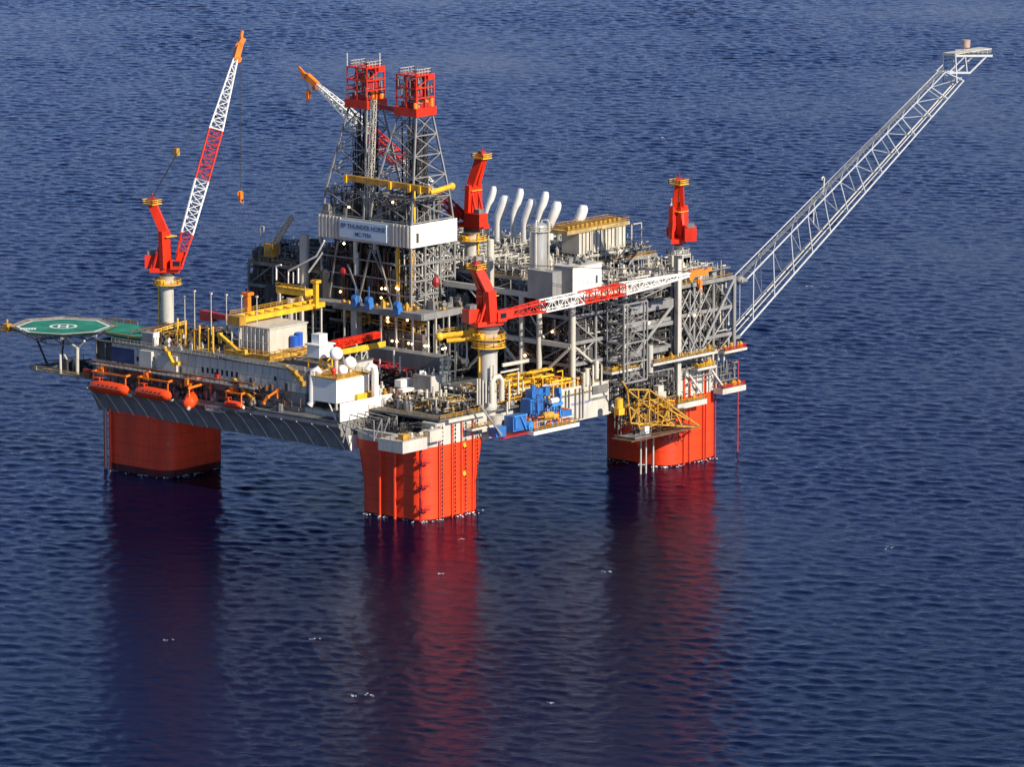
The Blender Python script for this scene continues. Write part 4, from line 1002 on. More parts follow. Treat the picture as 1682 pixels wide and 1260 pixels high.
# ---------------------------------------------------------------- lifeboats
def lifeboat(label, c, L, ang, davit=True, w=3.2, h=3.4):
    t = thing('lifeboat', label, 'lifeboat', c, 'orange enclosed lifeboats')
    d = V((math.cos(ang), math.sin(ang), 0)); n = V((-d.y, d.x, 0)); c = V(c); rings = []
    for (u, sw, zb, ztp) in ((-0.5, 0.3, 0.3, 0.72), (-0.46, 0.72, 0.1, 0.9), (-0.36, 0.94, 0.02, 1.0), (0, 1.0, 0, 1.02), (0.33, 0.95, 0.03, 0.99), (0.46, 0.7, 0.12, 0.88), (0.5, 0.3, 0.3, 0.7)):
        r = []
        for (a, b) in ((0, 0), (0.55, 0.08), (0.95, 0.35), (1.0, 0.55), (0.78, 0.78), (0.45, 0.97), (0, 1.0), (-0.45, 0.97), (-0.78, 0.78), (-1.0, 0.55), (-0.95, 0.35), (-0.55, 0.08)):
            r.append(c+d*(u*L)+n*(a*sw*w/2)+V((0, 0, h*(zb+(ztp-zb)*b))))
        rings.append(r)
    part('hull_shell', M().loft(rings), BOATO, t, smooth=True)
    part('wheelhouse', M().bar(c-d*(L*0.36)+V((0, 0, h+.35)), c-d*(L*0.22)+V((0, 0, h+.35)), 1.5, 1.0), BOATO, t)
    part('window', M().bar(c-d*(L*0.21)+V((0, 0, h+.4)), c-d*(L*0.205)+V((0, 0, h+.4)), 1.2, 0.5).bar(c-d*(L*0.33)-n*0.8+V((0, 0, h+.4)), c-d*(L*0.25)-n*0.8+V((0, 0, h+.4)), 0.1, 0.45), GLASS, t)
    for k in range(5):
        q = c+d*(-L*.2+k*L*.12)-n*(w*.43)+V((0, 0, h*.72)); part('port_light', M().box(q.x-.25, q.x+.25, q.y-.22, q.y+.22, q.z-.18, q.z+.18), GLASS, t)
    part('rubbing_strake', M().bar(c-d*(L*0.4)+n*(w*.47)+V((0, 0, h*.5)), c+d*(L*0.4)+n*(w*.47)+V((0, 0, h*.5)), 0.2).bar(c-d*(L*0.4)-n*(w*.47)+V((0, 0, h*.5)), c+d*(L*0.4)-n*(w*.47)+V((0, 0, h*.5)), 0.2), DRED, t)
    part('propeller_guard', M().tube(c+d*(L*.5)+V((0, 0, .8)), c+d*(L*.56)+V((0, 0, .8)), 0.55, n=10), CREAM, t)
    if davit:
        dv = thing('boat_davit', 'orange davit frame holding the '+label.split(',')[0], 'davit', c+V((2, 0, 4)), 'orange lifeboat davits')
        m = M(); x2 = -14.2
        for u in (-0.42, 0.42):
            q = c+d*(u*L); m.bar(q+V((0, 0, h*.9)), q+V((0, 0, h+2.6)), 0.35).bar(q+V((0, 0, h+2.4)), (x2, q.y, q.z+h+3.0), 0.55).bar((x2, q.y, 29), (x2, q.y, q.z+h+3.0), 0.6)
        m.bar(c-d*(L*.46)+V((0, 0, h+2.4)), c+d*(L*.46)+V((0, 0, h+2.4)), 0.45)
        part('davit_frame', m, ORG, dv)
        part('winch', M().tube(c-d*(L*.34)+V((2.2, -1, h+3.4)), c-d*(L*.34)+V((2.2, 1, h+3.4)), 1.1, 0.5, n=10).box(c.x+1.4, c.x+3.2, c.y+L*.25, c.y+L*.38, c.z+h+1.6, c.z+h+3.8), ORG, dv)
    return t
q = onx(180, 648, -20.2); lifeboat('leftmost lifeboat, long orange hull broadside under the helideck end', (q.x, q.y, q.z), 16.4, math.radians(-91), h=3.9)
q = onx(252, 657, -20.2); lifeboat('second lifeboat from the left, orange hull broadside beneath a red rack', (q.x, q.y, q.z), 14.6, math.radians(-91), h=3.8)
q = onx(313, 670, -20.5); lifeboat('third lifeboat from the left, turned end on with its nose outward', (q.x, q.y, q.z), 10.0, math.radians(218), w=4.4, h=4.4)
q = onx(384, 671, -19.6); lifeboat('small low orange rescue boat, right of the other boats', (q.x, q.y, q.z), 7.4, math.radians(-91), w=2.4, h=2.3)
m = M()
p = onx(345, 672, -19); q2 = onx(368, 666, -19)
single('embarkation_platform', M().box(-20.5, -14, p.y-5.5, p.y+0.5, p.z-.3, p.z).rail([(-20.5, p.y+.5, p.z), (-20.5, p.y-5.5, p.z)], w=0.14), GREYW, 'small white platform between the end-on lifeboat and the rescue boat', 'platform')
# ---------------------------------------------------------------- satellite dish room
t = thing('equipment_house', 'white box-shaped house on legs at the hull corner with antenna domes above it', 'equipment house', (-7, 26, 31))
part('wall', M().box(-14, 0.4, 20.5, 31.5, 31.6, 38.7), WHITE, t)
part('roof', M().box(-14.3, 0.7, 20.2, 31.8, 38.72, 39.1), OCH, t)
part('leg', M().bar((-13.5, 21, 27.3), (-13.5, 21, 31.6), 0.5).bar((-13.5, 31, 27.3), (-13.5, 31, 31.6), 0.5).bar((0, 21, 27.3), (0, 21, 31.6), 0.5).bar((-13.5, 24, 31.5), (-17, 18, 27.3), 0.4), CREAM, t)
part('roof_rail', M().rail([(-14, 20.5, 39.1), (0.4, 20.5, 39.1), (0.4, 31.5, 39.1), (-14, 31.5, 39.1)], 1.1, True, 0.13), OCH, t)
a = ony(583, 662, 20.3); b = ony(611, 650, 20.3)
part('yellow_panel', M().box(a.x, b.x, 19.2, 20.4, 31.7, 33.4), YEL, t)
def duct(label, px, pt, pb, x, r, out):
    p = ond(px, pt, (-7, 22, 36)); q = ond(px, pb, (-7, 22, 36)); c = V((p.x, p.y, q.z))
    m = M().path([V((p.x, p.y, p.z-1.6))+out*2.2, V((p.x, p.y, p.z-0.3))+out*1.3, V((p.x, p.y, p.z-1.0))+out*.3, V((p.x, p.y, p.z-2.6)), V((p.x, p.y, q.z+1.2)), V((p.x, p.y, q.z))-out*0.8], r, 12)
    return single('ventilation_duct', m, STACKW, label, 'duct', 'fat bent ventilation ducts', True)
duct('fat white bent ventilation duct on the left of the white equipment house', 513, 605, 668, 0, 1.1, RGT)
duct('fat silvery bent ventilation duct on the right of the white equipment house', 616, 598, 668, 0, 1.05, -RGT)
# domes
def dome(label, px, py, r, zb, ref):
    c = ond(px, py, ref)
    t = thing('satellite_dome', label, 'antenna dome', (c.x, c.y, zb), 'white satellite antenna domes')
    part('radome', M().sphere(c, r, 20), mat('radome_white', (0.9, 0.9, 0.88), 0.35, vary=0.02), t, smooth=True)
    part('pedestal', M().tube((c.x, c.y, zb), (c.x, c.y, c.z-r*.8), 0.5, 0.7, n=10), CREAM, t, smooth=True)
dome('largest white antenna dome, upper left of the three', 552, 581, 2.05, 39.1, (-8, 28, 45))
dome('middle-sized white antenna dome, upper right of the three', 575, 596, 1.9, 39.1, (-4, 26, 43))
dome('smallest white antenna dome, lowest of the three', 563, 608, 1.55, 39.1, (-10, 23, 42))
m = M(); p = ond(548, 609, (-12, 24, 41)); m.sphere(p, 0.9, 10).tube((p.x, p.y, 39.1), p, 0.3, n=6)
single('red_beacon', m, RED, 'round red beacon beside the smallest antenna dome', 'beacon', smooth=True)
# white tower and red flare-truss rack behind
w = onx(524, 605, -6)
t = thing('antenna_tower', 'white boxy antenna tower on yellow legs above the dish room', 'tower', (w.x, w.y, 39.6))
wt = onx(524, 548, -6)
part('cabin', M().box(w.x-2.5, w.x+3.6, w.y-2.5, w.y+2.5, wt.z-7.0, wt.z-3.6).box(w.x-3, w.x+4, w.y-3, w.y+3, wt.z-3.4, wt.z-2.9).box(w.x-1.5, w.x+2, w.y-1.6, w.y+1.6, wt.z-2.9, wt.z), WHITE, t)
m = M()
for sx in (-2.2, 3.2):
    for sy in (-2.2, 2.2): part('tower_leg', M().bar((w.x+sx, w.y+sy, 39.6), (w.x+sx, w.y+sy, wt.z-7), 0.4), YEL, t)
m.bar((w.x-2.2, w.y-2.2, 39.6), (w.x+3.2, w.y-2.2, wt.z-7), 0.3).bar((w.x+3.2, w.y-2.2, 39.6), (w.x-2.2, w.y-2.2, wt.z-7), 0.3)
part('cross_brace', m, YEL, t)
a = ony(548, 572, 36); b = ony(622, 556, 36)
t = thing('red_girder_rack', 'red lattice girder resting on a yellow walkway behind the antenna domes', 'girder', ((a.x+b.x)/2, 36, a.z-2))
part('girder', M().truss((a.x, 36, a.z+1), (b.x, 36, a.z+1.6), 2.0, 1.4, 12, 0.4, 0.25).bar((a.x, 36, a.z+1), (b.x, 36, a.z+1.4), 0.9, 0.9), RED, t)
part('walkway', M().box(a.x-.5, b.x+.5, 33.8, 38, a.z-1.9, a.z-1.5).box(a.x-.5, b.x+.5, 33.6, 33.8, a.z-1.9, a.z-.2), YEL, t)
m = M()
for x in (a.x+6, b.x-6): m.bar((x, 35, 29.5), (x, 35, a.z-2), 0.45).bar((x+1, 37, 29.5), (x-3, 35, a.z-2), 0.4)
m.truss((b.x-9, 35, 30), (b.x-9, 35, a.z-2.2), 2.4, 2.4, 4, 0.3, 0.2, (1, 0, 0))
part('rack_leg', m, GREYW, t)
# ---------------------------------------------------------------- flare boom
r0 = V((133.5, -11, 0)); tipL = ony(1572, 122, -11)
t = thing('flare_boom', 'long pale lattice flare boom reaching up and out over the sea', 'flare boom', (134, -8, 37), None)
Aq = ony(1226, 459, -11.5); Bq = ony(1214, 553, -11.5)
top1 = ony(1553, 118, -11.5); bot1 = ony(1583, 132, -11.5)
NB = 12; m = M(); m2 = M(); off = V((0, 5.5, 0)); o1 = V((0, 3.0, 0))
for s in (0, 1):
    m.tube(Aq+off*s, top1+o1*s, 0.27-.08*s, 0.2-.05*s, n=8).tube(Bq+off*s, bot1+o1*s, 0.32-.12*s, 0.22-.06*s, n=8)
part('main_chord', m, mat('flare_pale_blue_grey', (0.44, 0.46, 0.50), 0.45, vary=0.08), t, smooth=True)
FB = MATS['flare_pale_blue_grey']
for k in range(NB+1):
    u = (k/NB)**0.93; v = (k/NB)**0.93
    u = 0.035+0.965*u; v = 0.06+0.94*v
    a = Aq.lerp(top1, u); b = Bq.lerp(bot1, v); a2 = (Aq+off).lerp(top1+o1, u); b2 = (Bq+off).lerp(bot1+o1, v)
    m2.tube(a, b, 0.22, n=6).tube(a2, b2, 0.12, n=6).tube(a, a2, 0.12, n=6).tube(b, b2, 0.14, n=6)
    if k: m2.tube(pa, b2, 0.11, n=6).tube(pa, a2, 0.09, n=6)
    pa, pb, pa2 = a, b, a2
part('lattice_brace', m2, FB, t, smooth=True)
m = M()
for k, r in ((0.3, 0.16), (0.65, 0.22)): m.tube(Bq+off*k+V((0.5, 0, 1.2)), bot1+o1*k+V((0, 0, 1)), r, n=6)
part('gas_line', m, GREYW, t, smooth=True)
m = M().bar(Aq+off*.45+V((0, 0, .5)), top1+o1*.5+V((0, 0, .3)), 0.8, 0.12)
for k in range(60):
    u = k/59; p = (Aq+off*.45).lerp(top1+o1*.5, u)+V((0, 0, .5)); m.bar(p+V((0, -.5, 0)), p+V((0, -.5, 1.2)), 0.1)
m.bar(Aq+off*.45+V((0, -.5, 1.7)), top1+o1*.5+V((0, -.5, 1.6)), 0.12)
part('catwalk', m, GREY, t)
m = M()
P = [ony(px, py, -11.5) for px, py in ((1569, 91), (1629, 91), (1558, 119), (1593, 119), (1619, 93), (1571, 136), (1585, 92), (1588, 118))]
for yo in (V((0, 0, 0)), V((0, 5, 0))):
    Q = [p+yo for p in P]
    m.bar(Q[0], Q[1], 0.7).bar(Q[2], Q[3], 0.6).bar(Q[3], Q[4], 0.45).bar(Q[0], Q[5], 0.5).bar(Q[6], Q[2], 0.3).bar(Q[6], Q[7], 0.45)
for p in P[:6]: m.bar(p, p+V((0, 5, 0)), 0.4)
part('tip_frame', m, FB, t)
m = M().box(P[0].x, P[1].x, -11.5, -6.5, P[0].z+.36, P[0].z+.6).rail([P[0]+V((0, 0, .6)), P[1]+V((0, 0, .6)), P[1]+V((0, 5, .6))], 1.3, w=0.15)
part('tip_platform', m, CREAM, t)
fp = ony(1587, 90, -9)
part('flare_burner', M().tube(fp, fp+V((0, 0, 1.2)), 1.0, n=14).tube(fp+V((0.9, 0, 1.2)), fp+V((0.9, 0, 2.6)), .2, n=6).tube(fp+V((-.9, 0, 1)), fp+V((-.9, 0, 2.6)), .2, n=6).tube(fp+V((0, 0, 2.6)), fp+V((0, 0, 5.0)), 1.25, 1.35, n=16).tube(fp+V((0, 0, 1)), fp+V((0, 0, 3)), 0.35, n=8), mat('heat_browned_steel', (0.42, 0.31, 0.27), 0.6, vary=0.2), t, smooth=True)
p = ony(1352, 320, -9); q = ony(1354, 293, -9)
part('vent_gooseneck', M().path([p, q, q+V((-.5, 0, .6)), q+V((-1.2, 0, .4)), q+V((-1.2, 0, -.3))], 0.25, 6), CREAM, t)
p = ony(1336, 368, -9); q = ony(1337, 333, -9)
part('vent_gooseneck', M().path([p, q, q+V((5, 0, 3.5))], 0.22, 6), CREAM, t)
part('hinge', M().sphere(Aq+V((-2.0, 1, 0)), 1.7, 12, 0.8).bar(Aq+V((-3, 0, 0)), Aq, 1.0), GREY, t, smooth=True)
part('hinge', M().bar(Bq+V((-3, 0, 0)), Bq, 1.0), GREY, t, smooth=True)
# ---------------------------------------------------------------- starboard side decks and machines
def sidedeck(label, x0, x1, y0, y1, z, edge=WHITE, rail=OCH, braces=True, dp=1.0):
    t = thing('side_platform', label, 'platform', ((x0+x1)/2, (y0+y1)/2, z-dp))
    part('platform_deck', M().box(x0, x1, y0, y1, z-dp*.5, z), DECKG, t)
    part('edge_beam', M().box(x0-.15, x1+.15, y0-.2, y0-.01, z-dp, z+.1).box(x0-.2, x0-.01, y0, y1, z-dp, z+.1), edge, t)
    part('handrail', M().rail([(x0, y1, z), (x0, y0, z), (x1, y0, z), (x1, y1, z)], 1.2, w=0.16, step=1.8), rail, t)
    if braces:
        m = M()
        for x in (x0+1, (x0+x1)/2, x1-1): m.bar((x, y0+.5, z-dp), (x, y1, z-dp-4), 0.35)
        part('knee_brace', m, GREY, t)
    return t
tb = sidedeck('white-edged side platform carrying the blue machinery between the columns', 26, 46.5, -22, -14.6, 22.6, braces=False)
part('edge_joist', M().box(14.5, 26, -20, -14.6, 21.9, 22.4), DRED, tb)
t = thing('blue_machine', 'large bright blue winch machine on the white-edged side platform', 'winch machine', (33, -18, 22.6))
BL2 = mat('light_machine_blue', (0.05, 0.24, 0.62), 0.4, vary=0.2)
m = M()
a = ony(845, 690, -19); 
m.box(28, 33.5, -19.0, -15, 27.3, 31.6).box(30.5, 36, -17.5, -14.8, 30, 34.0).box(34.5, 38.6, -16.5, -14.8, 26.5, 30.5)
for k in range(6): m.bar((28+k*2, -19.6, 23), (29+k*1.9, -17, 33-abs(k-2)), 0.3)
m.bar((28, -19.6, 27), (39, -19.4, 29), 0.35).bar((28.5, -19.4, 31), (37, -18, 33), 0.3)
m.box(30, 33, -20, -19.52, 28, 31).tube((31.5, -17, 33.4), (31.5, -17, 35.4), 0.8, n=10).box(35.5, 37.5, -18.5, -17.05, 31.6, 34.4)
part('machine_body', m, BLUE, t)
part('body_trim', clutter(27.8, 40, -20.4, -19.6, 23, 33, 34, (0.08, 0.18), 0.6, 103), NAVY, t, kind='stuff')
m = M().box(36.2, 41.2, -20.5, -18.2, 28.6, 29.5).bar((36.5, -20, 22.6), (37.6, -20, 28.6), 0.45).bar((41, -20, 22.6), (40, -20, 28.6), 0.45).bar((38.7, -20, 22.6), (38.7, -20, 28.6), 0.35).box(40.4, 41.4, -19.6, -17.6, 29.5, 33.6)
m.bar((29, -20, 22.8), (31, -19.7, 29.5), 0.4).bar((32.4, -20, 25), (36.5, -20, 29), 0.3)
part('machine_frame', m, BL2, t)
part('side_cabinet', M().box(19.5, 25.6, -19.5, -16, 23.2, 27.8).box(20, 22, -20, -19.52, 24, 27.2), BLUE, t)
part('cabinet_brace', M().bar((19.6, -19.7, 27.8), (25.6, -19.7, 27.8), 0.4).bar((22.6, -19.7, 27.8), (25, -20.1, 23.3), 0.35).tube((26.8, -19, 24), (26.8, -20.6, 24), 1.5, n=14), BL2, t)
part('low_cabinet', M().box(42, 46.4, -19.5, -16.5, 23.2, 26.4).box(12.5, 17, -19, -16, 22.4, 25.4), BLUE, t)
part('drum', M().tube((31.5, -20.6, 26.3), (35.8, -20.6, 26.3), 1.1, n=14).tube((36, -20.4, 25.6), (38.2, -20.4, 25.6), 0.9, n=12), OCH, t, smooth=True)
part('white_cylinder', M().tube((35.2, -20.4, 30.4), (38.6, -20.4, 30.4), 0.85, n=12), WHITE, t, smooth=True)
part('machine_pipework', clutter(27, 46, -21, -16, 22.8, 26.5, 60, (0.1, 0.28), 0.5, 101), ORG, t, kind='stuff')
part('machine_pipework', clutter(27, 46, -21, -16, 22.8, 25.5, 46, (0.1, 0.26), 0.5, 102), CREAM, t, kind='stuff')
t = thing('pipe_manifold', 'big cream pipe bend and bundle of upright pipes beside the fat crane pedestal', 'pipework', (20, -15, 24))
m = M()
for k, (px, pt, pb) in enumerate(((784, 622, 665), (788, 622, 668), (793, 625, 668), (798, 624, 662), (806, 600, 625), (811, 600, 625), (836, 625, 672), (851, 610, 645), (859, 626, 642), (833, 660, 690))):
    p = ony(px, pb, -15.5); q = ony(px, pt, -15.5); m.tube(p, q, 0.3, n=6)
p = ony(808, 662, -15.5); q = ony(808, 628, -15.5); r = ony(824, 620, -15.5); s = ony(826, 680, -15.5)
m.path([p, q, q+V((1.4, 0, 1.3)), V((r.x-1.2, r.y, q.z+1.3)), V((r.x, r.y, q.z)), V((r.x, r.y, q.z-6))], 0.85, 10)
part('pipe', m, CREAM, t, smooth=True)
part('conical_tank', M().tube((17.8, -14.2, 24), (17.8, -14.2, 28), 1.4, 2.3, n=18), CREAM, t, smooth=True)
part('diagonal_strut', M().bar(ony(786, 662, -18), ony(824, 715, -20), 0.5), GREY, t)
# ochre pipe racks and machinery on the open deck
t = thing('pipe_rack', 'long ochre manifold deck full of valves between the fat crane pedestal and the stair tower', 'pipe rack', (45, -8, 29.5))
part('rack_pipework', clutter(24, 66, -13.5, 8, 30, 34, 300, (0.12, 0.36), 0.35, 111), OCH, t, kind='stuff', smooth=True)
part('rack_pipework', clutter(24, 54, -13, -2, 30, 36.5, 120, (0.15, 0.45), 0.35, 112), YEL, t, kind='stuff', smooth=True)
part('rack_pipework', clutter(24, 60, -13.5, 8, 30, 34, 120, (0.12, 0.4), 0.4, 113), CREAM, t, kind='stuff', smooth=True)
part('rack_machinery', gear(26, 52, -12, 12, 29.5, 70, 114, (0.8, 3), (0.8, 3.4)), MIDG, t, kind='stuff')
part('rack_machinery', gear(30, 52, -12, 4, 29.5, 16, 116, (0.6, 2), (1, 4)), RUSTB, t, kind='stuff')
part('rack_machinery', gear(48, 66, -12, -8, 31, 9, 115, (0.8, 2), (1, 3.4)), DRED, t, kind='stuff')
m = M()
for k in range(13):
    x = 40.5+k*1.9; m.tube((x, -13.9, 29.6), (x, -13.9, 33.2), 0.26, n=6).sphere((x, -13.9, 29.9), 0.5, 6)
part('valve_stem', m, YEL, t)
m = M()
for (px, pt, pb, r) in ((964, 605, 632, 0.75), (974, 600, 632, 0.35), (980, 592, 622, 0.7), (988, 600, 632, 0.3), (959, 612, 640, 0.5)):
    part('vent_pipe', M().tube(ony(px, pb, -14.8), ony(px, pt, -14.8), r, n=10), CREAM, t, smooth=True)
m = M().bar(ony(825, 600, -12), ony(868, 592, -12), 0.5, 1.0).bar(ony(822, 612, -13), ony(852, 606, -13), 0.4, 0.5)
part('overhead_pipe', m, CREAM, t)
text('lettering', 'THUNDER HORSE', 1.05, (56.5, -14.24, 26.2), (math.radians(90), 0, 0), BLUETXT, hull)
# deck between quarters and derricks: pipe deck and grey tank walls
t = thing('pipe_deck', 'dark grey open pipe deck between the living quarters and the derricks', 'pipe deck', (26, 50, 29.5))
a = onx(605, 590, 30); b = onx(722, 600, 30)
part('tank_wall', M().box(30, 35, b.y, a.y, 29.5, b.z+2.3), mat('blue_grey_tank_wall', (0.13, 0.15, 0.165), 0.6, vary=0.2, rust=0.2), t)
part('deck_pipework', clutter(17, 34, 16, 110, 30, 36, 230, (0.12, 0.4), 0.35, 121), DARK, t, kind='stuff', smooth=True)
part('deck_pipework', clutter(18, 35, 22, 60, 34, 36.5, 60, (0.12, 0.3), 0.3, 122), DRED, t, kind='stuff', smooth=True)
part('deck_machinery', gear(18, 34, 60, 110, 29.5, 60, 123, (1.5, 4), (2, 9)), MIDG, t, kind='stuff')
m = M()
for k in range(9): part('deck_post', M().bar((16.8+k*2, 20, 29.5), (16.8+k*2, 20, 37), 0.3), GREYW, t)
for (px, pt, pb) in ((647, 575, 605), (657, 585, 612), (624, 590, 615), (727, 590, 620), (737, 585, 615), (748, 600, 625), (767, 545, 600), (748, 560, 600)): part('deck_post', M().tube(onx(px, pb, 16), onx(px, pt, 16), 0.3, n=6), GREYW, t)
# near corner deck over the column head
t = thing('corner_deck', 'busy railed working deck over the near orange column, full of small machines', 'working deck', (5, 2, 29.1))
part('platform_deck', M().box(-6, 14, -13, 15, 29.05, 29.6).box(14.02, 30, -12.5, 14.9, 29.55, 29.9), DECKG, t)
part('edge_beam', M().box(-4, 13, -14.9, -14.6, 28.6, 29.7), CREAM, t)
part('handrail', M().rail([(-6, 15, 29.6), (-6, -13, 29.6), (14, -13, 29.6)], w=0.16), OCH, t)
part('deck_pipework', clutter(0, 24, -12, 14, 29.8, 33.5, 90, (0.08, 0.22), 0.6, 131), OCH, t, kind='stuff', smooth=True)
part('deck_pipework', clutter(0, 24, -12, 14, 29.8, 34, 110, (0.08, 0.24), 0.75, 132), CREAM, t, kind='stuff', smooth=True)
part('deck_pipework', clutter(0, 24, -12, 14, 29.8, 33.5, 140, (0.1, 0.3), 0.5, 133), DARK, t, kind='stuff', smooth=True)
part('deck_machinery', gear(0, 24, -12, 14, 29.6, 60, 134, (0.7, 2.6), (0.7, 3.2)), MIDG, t, kind='stuff')
part('deck_machinery', gear(0, 26, 8, 26, 29.6, 60, 137, (0.8, 2.6), (1.2, 4.2)), GREYW, t, kind='stuff')
part('deck_machinery', gear(0, 26, 8, 26, 29.6, 30, 138, (0.8, 2.6), (1.2, 4.2)), RUSTB, t, kind='stuff')
part('deck_machinery', gear(4, 12, 12, 18, 29.6, 6, 135, (0.7, 1.6), (1, 2)), RED, t)
part('deck_machinery', gear(0, 26, 12, 24, 30.2, 14, 136, (0.6, 1.6), (1.2, 3.6)), OCH, t, kind='stuff')
m = M()
for (px, pt, pb) in ((701, 640, 662), (712, 635, 662), (724, 640, 660), (732, 640, 655), (746, 638, 655), (753, 637, 652), (762, 636, 652)): part('vent_post', M().tube(ony(px, pb, 2), ony(px, pt, 2), 0.42, n=8), CREAM, t, smooth=True)
for i, (x0, y0, z, w_) in enumerate(((-6, -14.2, 27, 10), (5.5, -15.4, 25.3, 9))):
    pass
sidedeck('small ochre-railed balcony on the pale head of the near orange column', 4, 13.6, -17, -14.7, 26.0, CREAM, OCH, False, 0.6)
g = ony(707, 655, 6)
t = thing('grey_tank', 'grey box-shaped tank with a pale end standing above the near column deck', 'tank', (g.x, g.y, 29.6))
part('shell', M().box(g.x, g.x+5, g.y, g.y+7, 30.8, 38), MIDG, t)
part('end_face', M().box(g.x+.2, g.x+5, g.y-.2, g.y-.01, 33, 38), GREYW, t)
part('leg', M().box(g.x+.5, g.x+1.2, g.y+.5, g.y+1.2, 29.6, 30.8).box(g.x+4, g.x+4.8, g.y+5, g.y+5.8, 29.6, 30.8), CREAM, t)
part('top_valve', gear(g.x+1, g.x+4, g.y+1, g.y+6, 38.02, 5, 141, (0.4, 0.9), (0.5, 1)), WHITE, t)
tt = thing('side_shelf', 'white ledge with small white lockers right of the equipment house', 'shelf', (10, 15, 31))
part('shelf_plate', M().box(6.5, 18, 12.5, 14.9, 33.0, 33.9), WHITE, tt)
part('locker', M().box(9, 15, 15.5, 18, 33.9, 36), WHITE, tt)
part('bracket', M().box(8, 8.5, 13, 14.8, 29.7, 33).box(15, 15.5, 13, 14.8, 29.7, 33), CREAM, tt)
# yellow cable-reel boom under the fat crane
t = thing('yellow_reel_arm', 'bright yellow folded loading arm hanging left of the fat crane pedestal', 'loading arm', (8, 0, 50))
p = ond(722, 553, (17, -11, 50)); q = ond(778, 545, (17, -11, 50)); s = ond(782, 565, (17, -11, 50))
part('arm_tube', M().tube(p, q, 0.9, n=10).tube(p+V((1.4, -1.6, -1.3)), q+V((0, 0, -2)), 0.7, n=10).tube(q, (15, -9.5, q.z), 0.7, n=8), YEL, t, smooth=True)
part('arm_joint', M().sphere(p, 1.35, 12), YEL, t, smooth=True)
part('arm_joint', M().tube(q+V((0, 0, 1)), s, 0.8, n=10).box(q.x-1.2, q.x+1.2, q.y-1, q.y+1, q.z-1.6, q.z+1.2), YEL, t, smooth=True)
part('arm_rail', M().rail([p+V((0, 0, 1)), q+V((0, 0, 1))], 1.2, w=0.16), OCH, t)
t = thing('loading_platform', 'yellow railed ring platform with ochre gear around the fat crane pedestal', 'platform', (17.5, -11.5, 47))
m = M().tube((17.5, -11.5, 48.2), (17.5, -11.5, 48.6), 5.2, n=18)
m.rail([(17.5+5*math.cos(k*math.pi/6), -11.5+5*math.sin(k*math.pi/6), 48.6) for k in range(12)], 1.3, True, 0.2, 1.6)
part('ring_deck', m, YEL, t)
part('clamp', M().tube((17.5, -11.5, 46.9), (17.5, -11.5, 47.3), 3.2, n=18), GREY, t)
part('clamp', M().tube((17.5, -11.5, 35), (17.5, -11.5, 35.5), 3.0, n=18), GREY, t)
# right column: trestle, decks
t = thing('yellow_trestle', 'tangled ochre lattice trestle hanging outside the far right orange column', 'trestle', (88, -20, 14))
m = M()
def yp(px, py, y=-22): return ony(px, py, y)
E = [((1030, 640), (1036, 695)), ((1030, 640), (1066, 640)), ((1066, 640), (1100, 665)), ((1066, 640), (1066, 700)), ((1030, 640), (1066, 670)), ((1036, 690), (1066, 640)), ((1030, 665), (1060, 690)), ((1100, 665), (1148, 700)), ((1066, 670), (1110, 700)), ((1100, 665), (1085, 700)), ((1048, 640), (1050, 700)), ((1066, 655), (1130, 690)), ((1036, 695), (1150, 702)), ((1110, 680), (1120, 700)), ((1030, 640), (1022, 626)), ((1080, 650), (1080, 700)), ((1095, 665), (1100, 700)), ((1020, 660), (1022, 680))]
for (a, b) in E:
    m.bar(yp(*a), yp(*b), 0.42); m.bar(yp(*a, -17), yp(*b, -17), 0.34); m.bar(yp(*a, -19.5), yp(*b, -17), 0.2)
for px, py in ((1030, 640), (1066, 640), (1100, 665), (1036, 695), (1148, 700), (1066, 700), (1085, 700), (1066, 670)):
    m.bar(yp(px, py), yp(px, py, -16.9), 0.35)
part('trestle_frame', m, OCH, t)
a = yp(1036, 697); b = yp(1150, 703)
part('trestle_deck', M().box(a.x, b.x, -22.3, -14.4, min(a.z, b.z)+.2, min(a.z, b.z)+.6), RUSTB, t)
part('yellow_drum', M().tube(yp(1017, 670), yp(1017, 655), 1.2, n=12).box(*(lambda p: (p.x-1.3, p.x+1.3, p.y-1, p.y+1, p.z-1, p.z+1))(yp(1017, 676))), YEL, t, smooth=True)
q = yp(1084, 640, -17)
part('cream_cover', M().sphere(q-V((.6, 0, 1)), 1.7, 10, 1.2).box(q.x-2, q.x+.6, q.y-1, q.y+1, q.z-.5, q.z+1.4).box(q.x-.5, q.x+1.8, q.y-1, q.y+1, q.z-3, q.z-.6), CREAM, t)
m = M()
for k in range(9): ang = math.radians(200+k*18); m.bar(q-V((0, 1.5, 3)), q+V((5.5*math.cos(ang), -1.5, -2.8+4.5*math.sin(ang))), 0.3)
part('fan_strut', m, YEL, t)
wb = yp(1063, 708)
part('white_box', M().box(wb.x-1, wb.x+1, -22, -20, wb.z-1, wb.z+1.4), WHITE, t)
part('under_tray', M().box(wb.x-6, wb.x+1.6, -22.2, -14.5, wb.z-1.8, wb.z-1.4).rail([(wb.x-6, -22.2, wb.z-1.4), (wb.x+1.6, -22.2, wb.z-1.4)], w=.15), MIDG, t)
part('trestle_pipework', clutter(72, 86, -20, -14.6, 14, 24, 60, (0.1, 0.3), 0.5, 151), MIDG, t, kind='stuff')
part('trestle_pipework', clutter(80, 99, -22, -15, 14.5, 20, 90, (0.08, 0.24), 0.4, 152), RUSTB, t, kind='stuff')
part('trestle_pipework', clutter(74, 92, -22.5, -15, 16, 25, 70, (0.08, 0.2), 0.5, 153), OCH, t, kind='stuff')
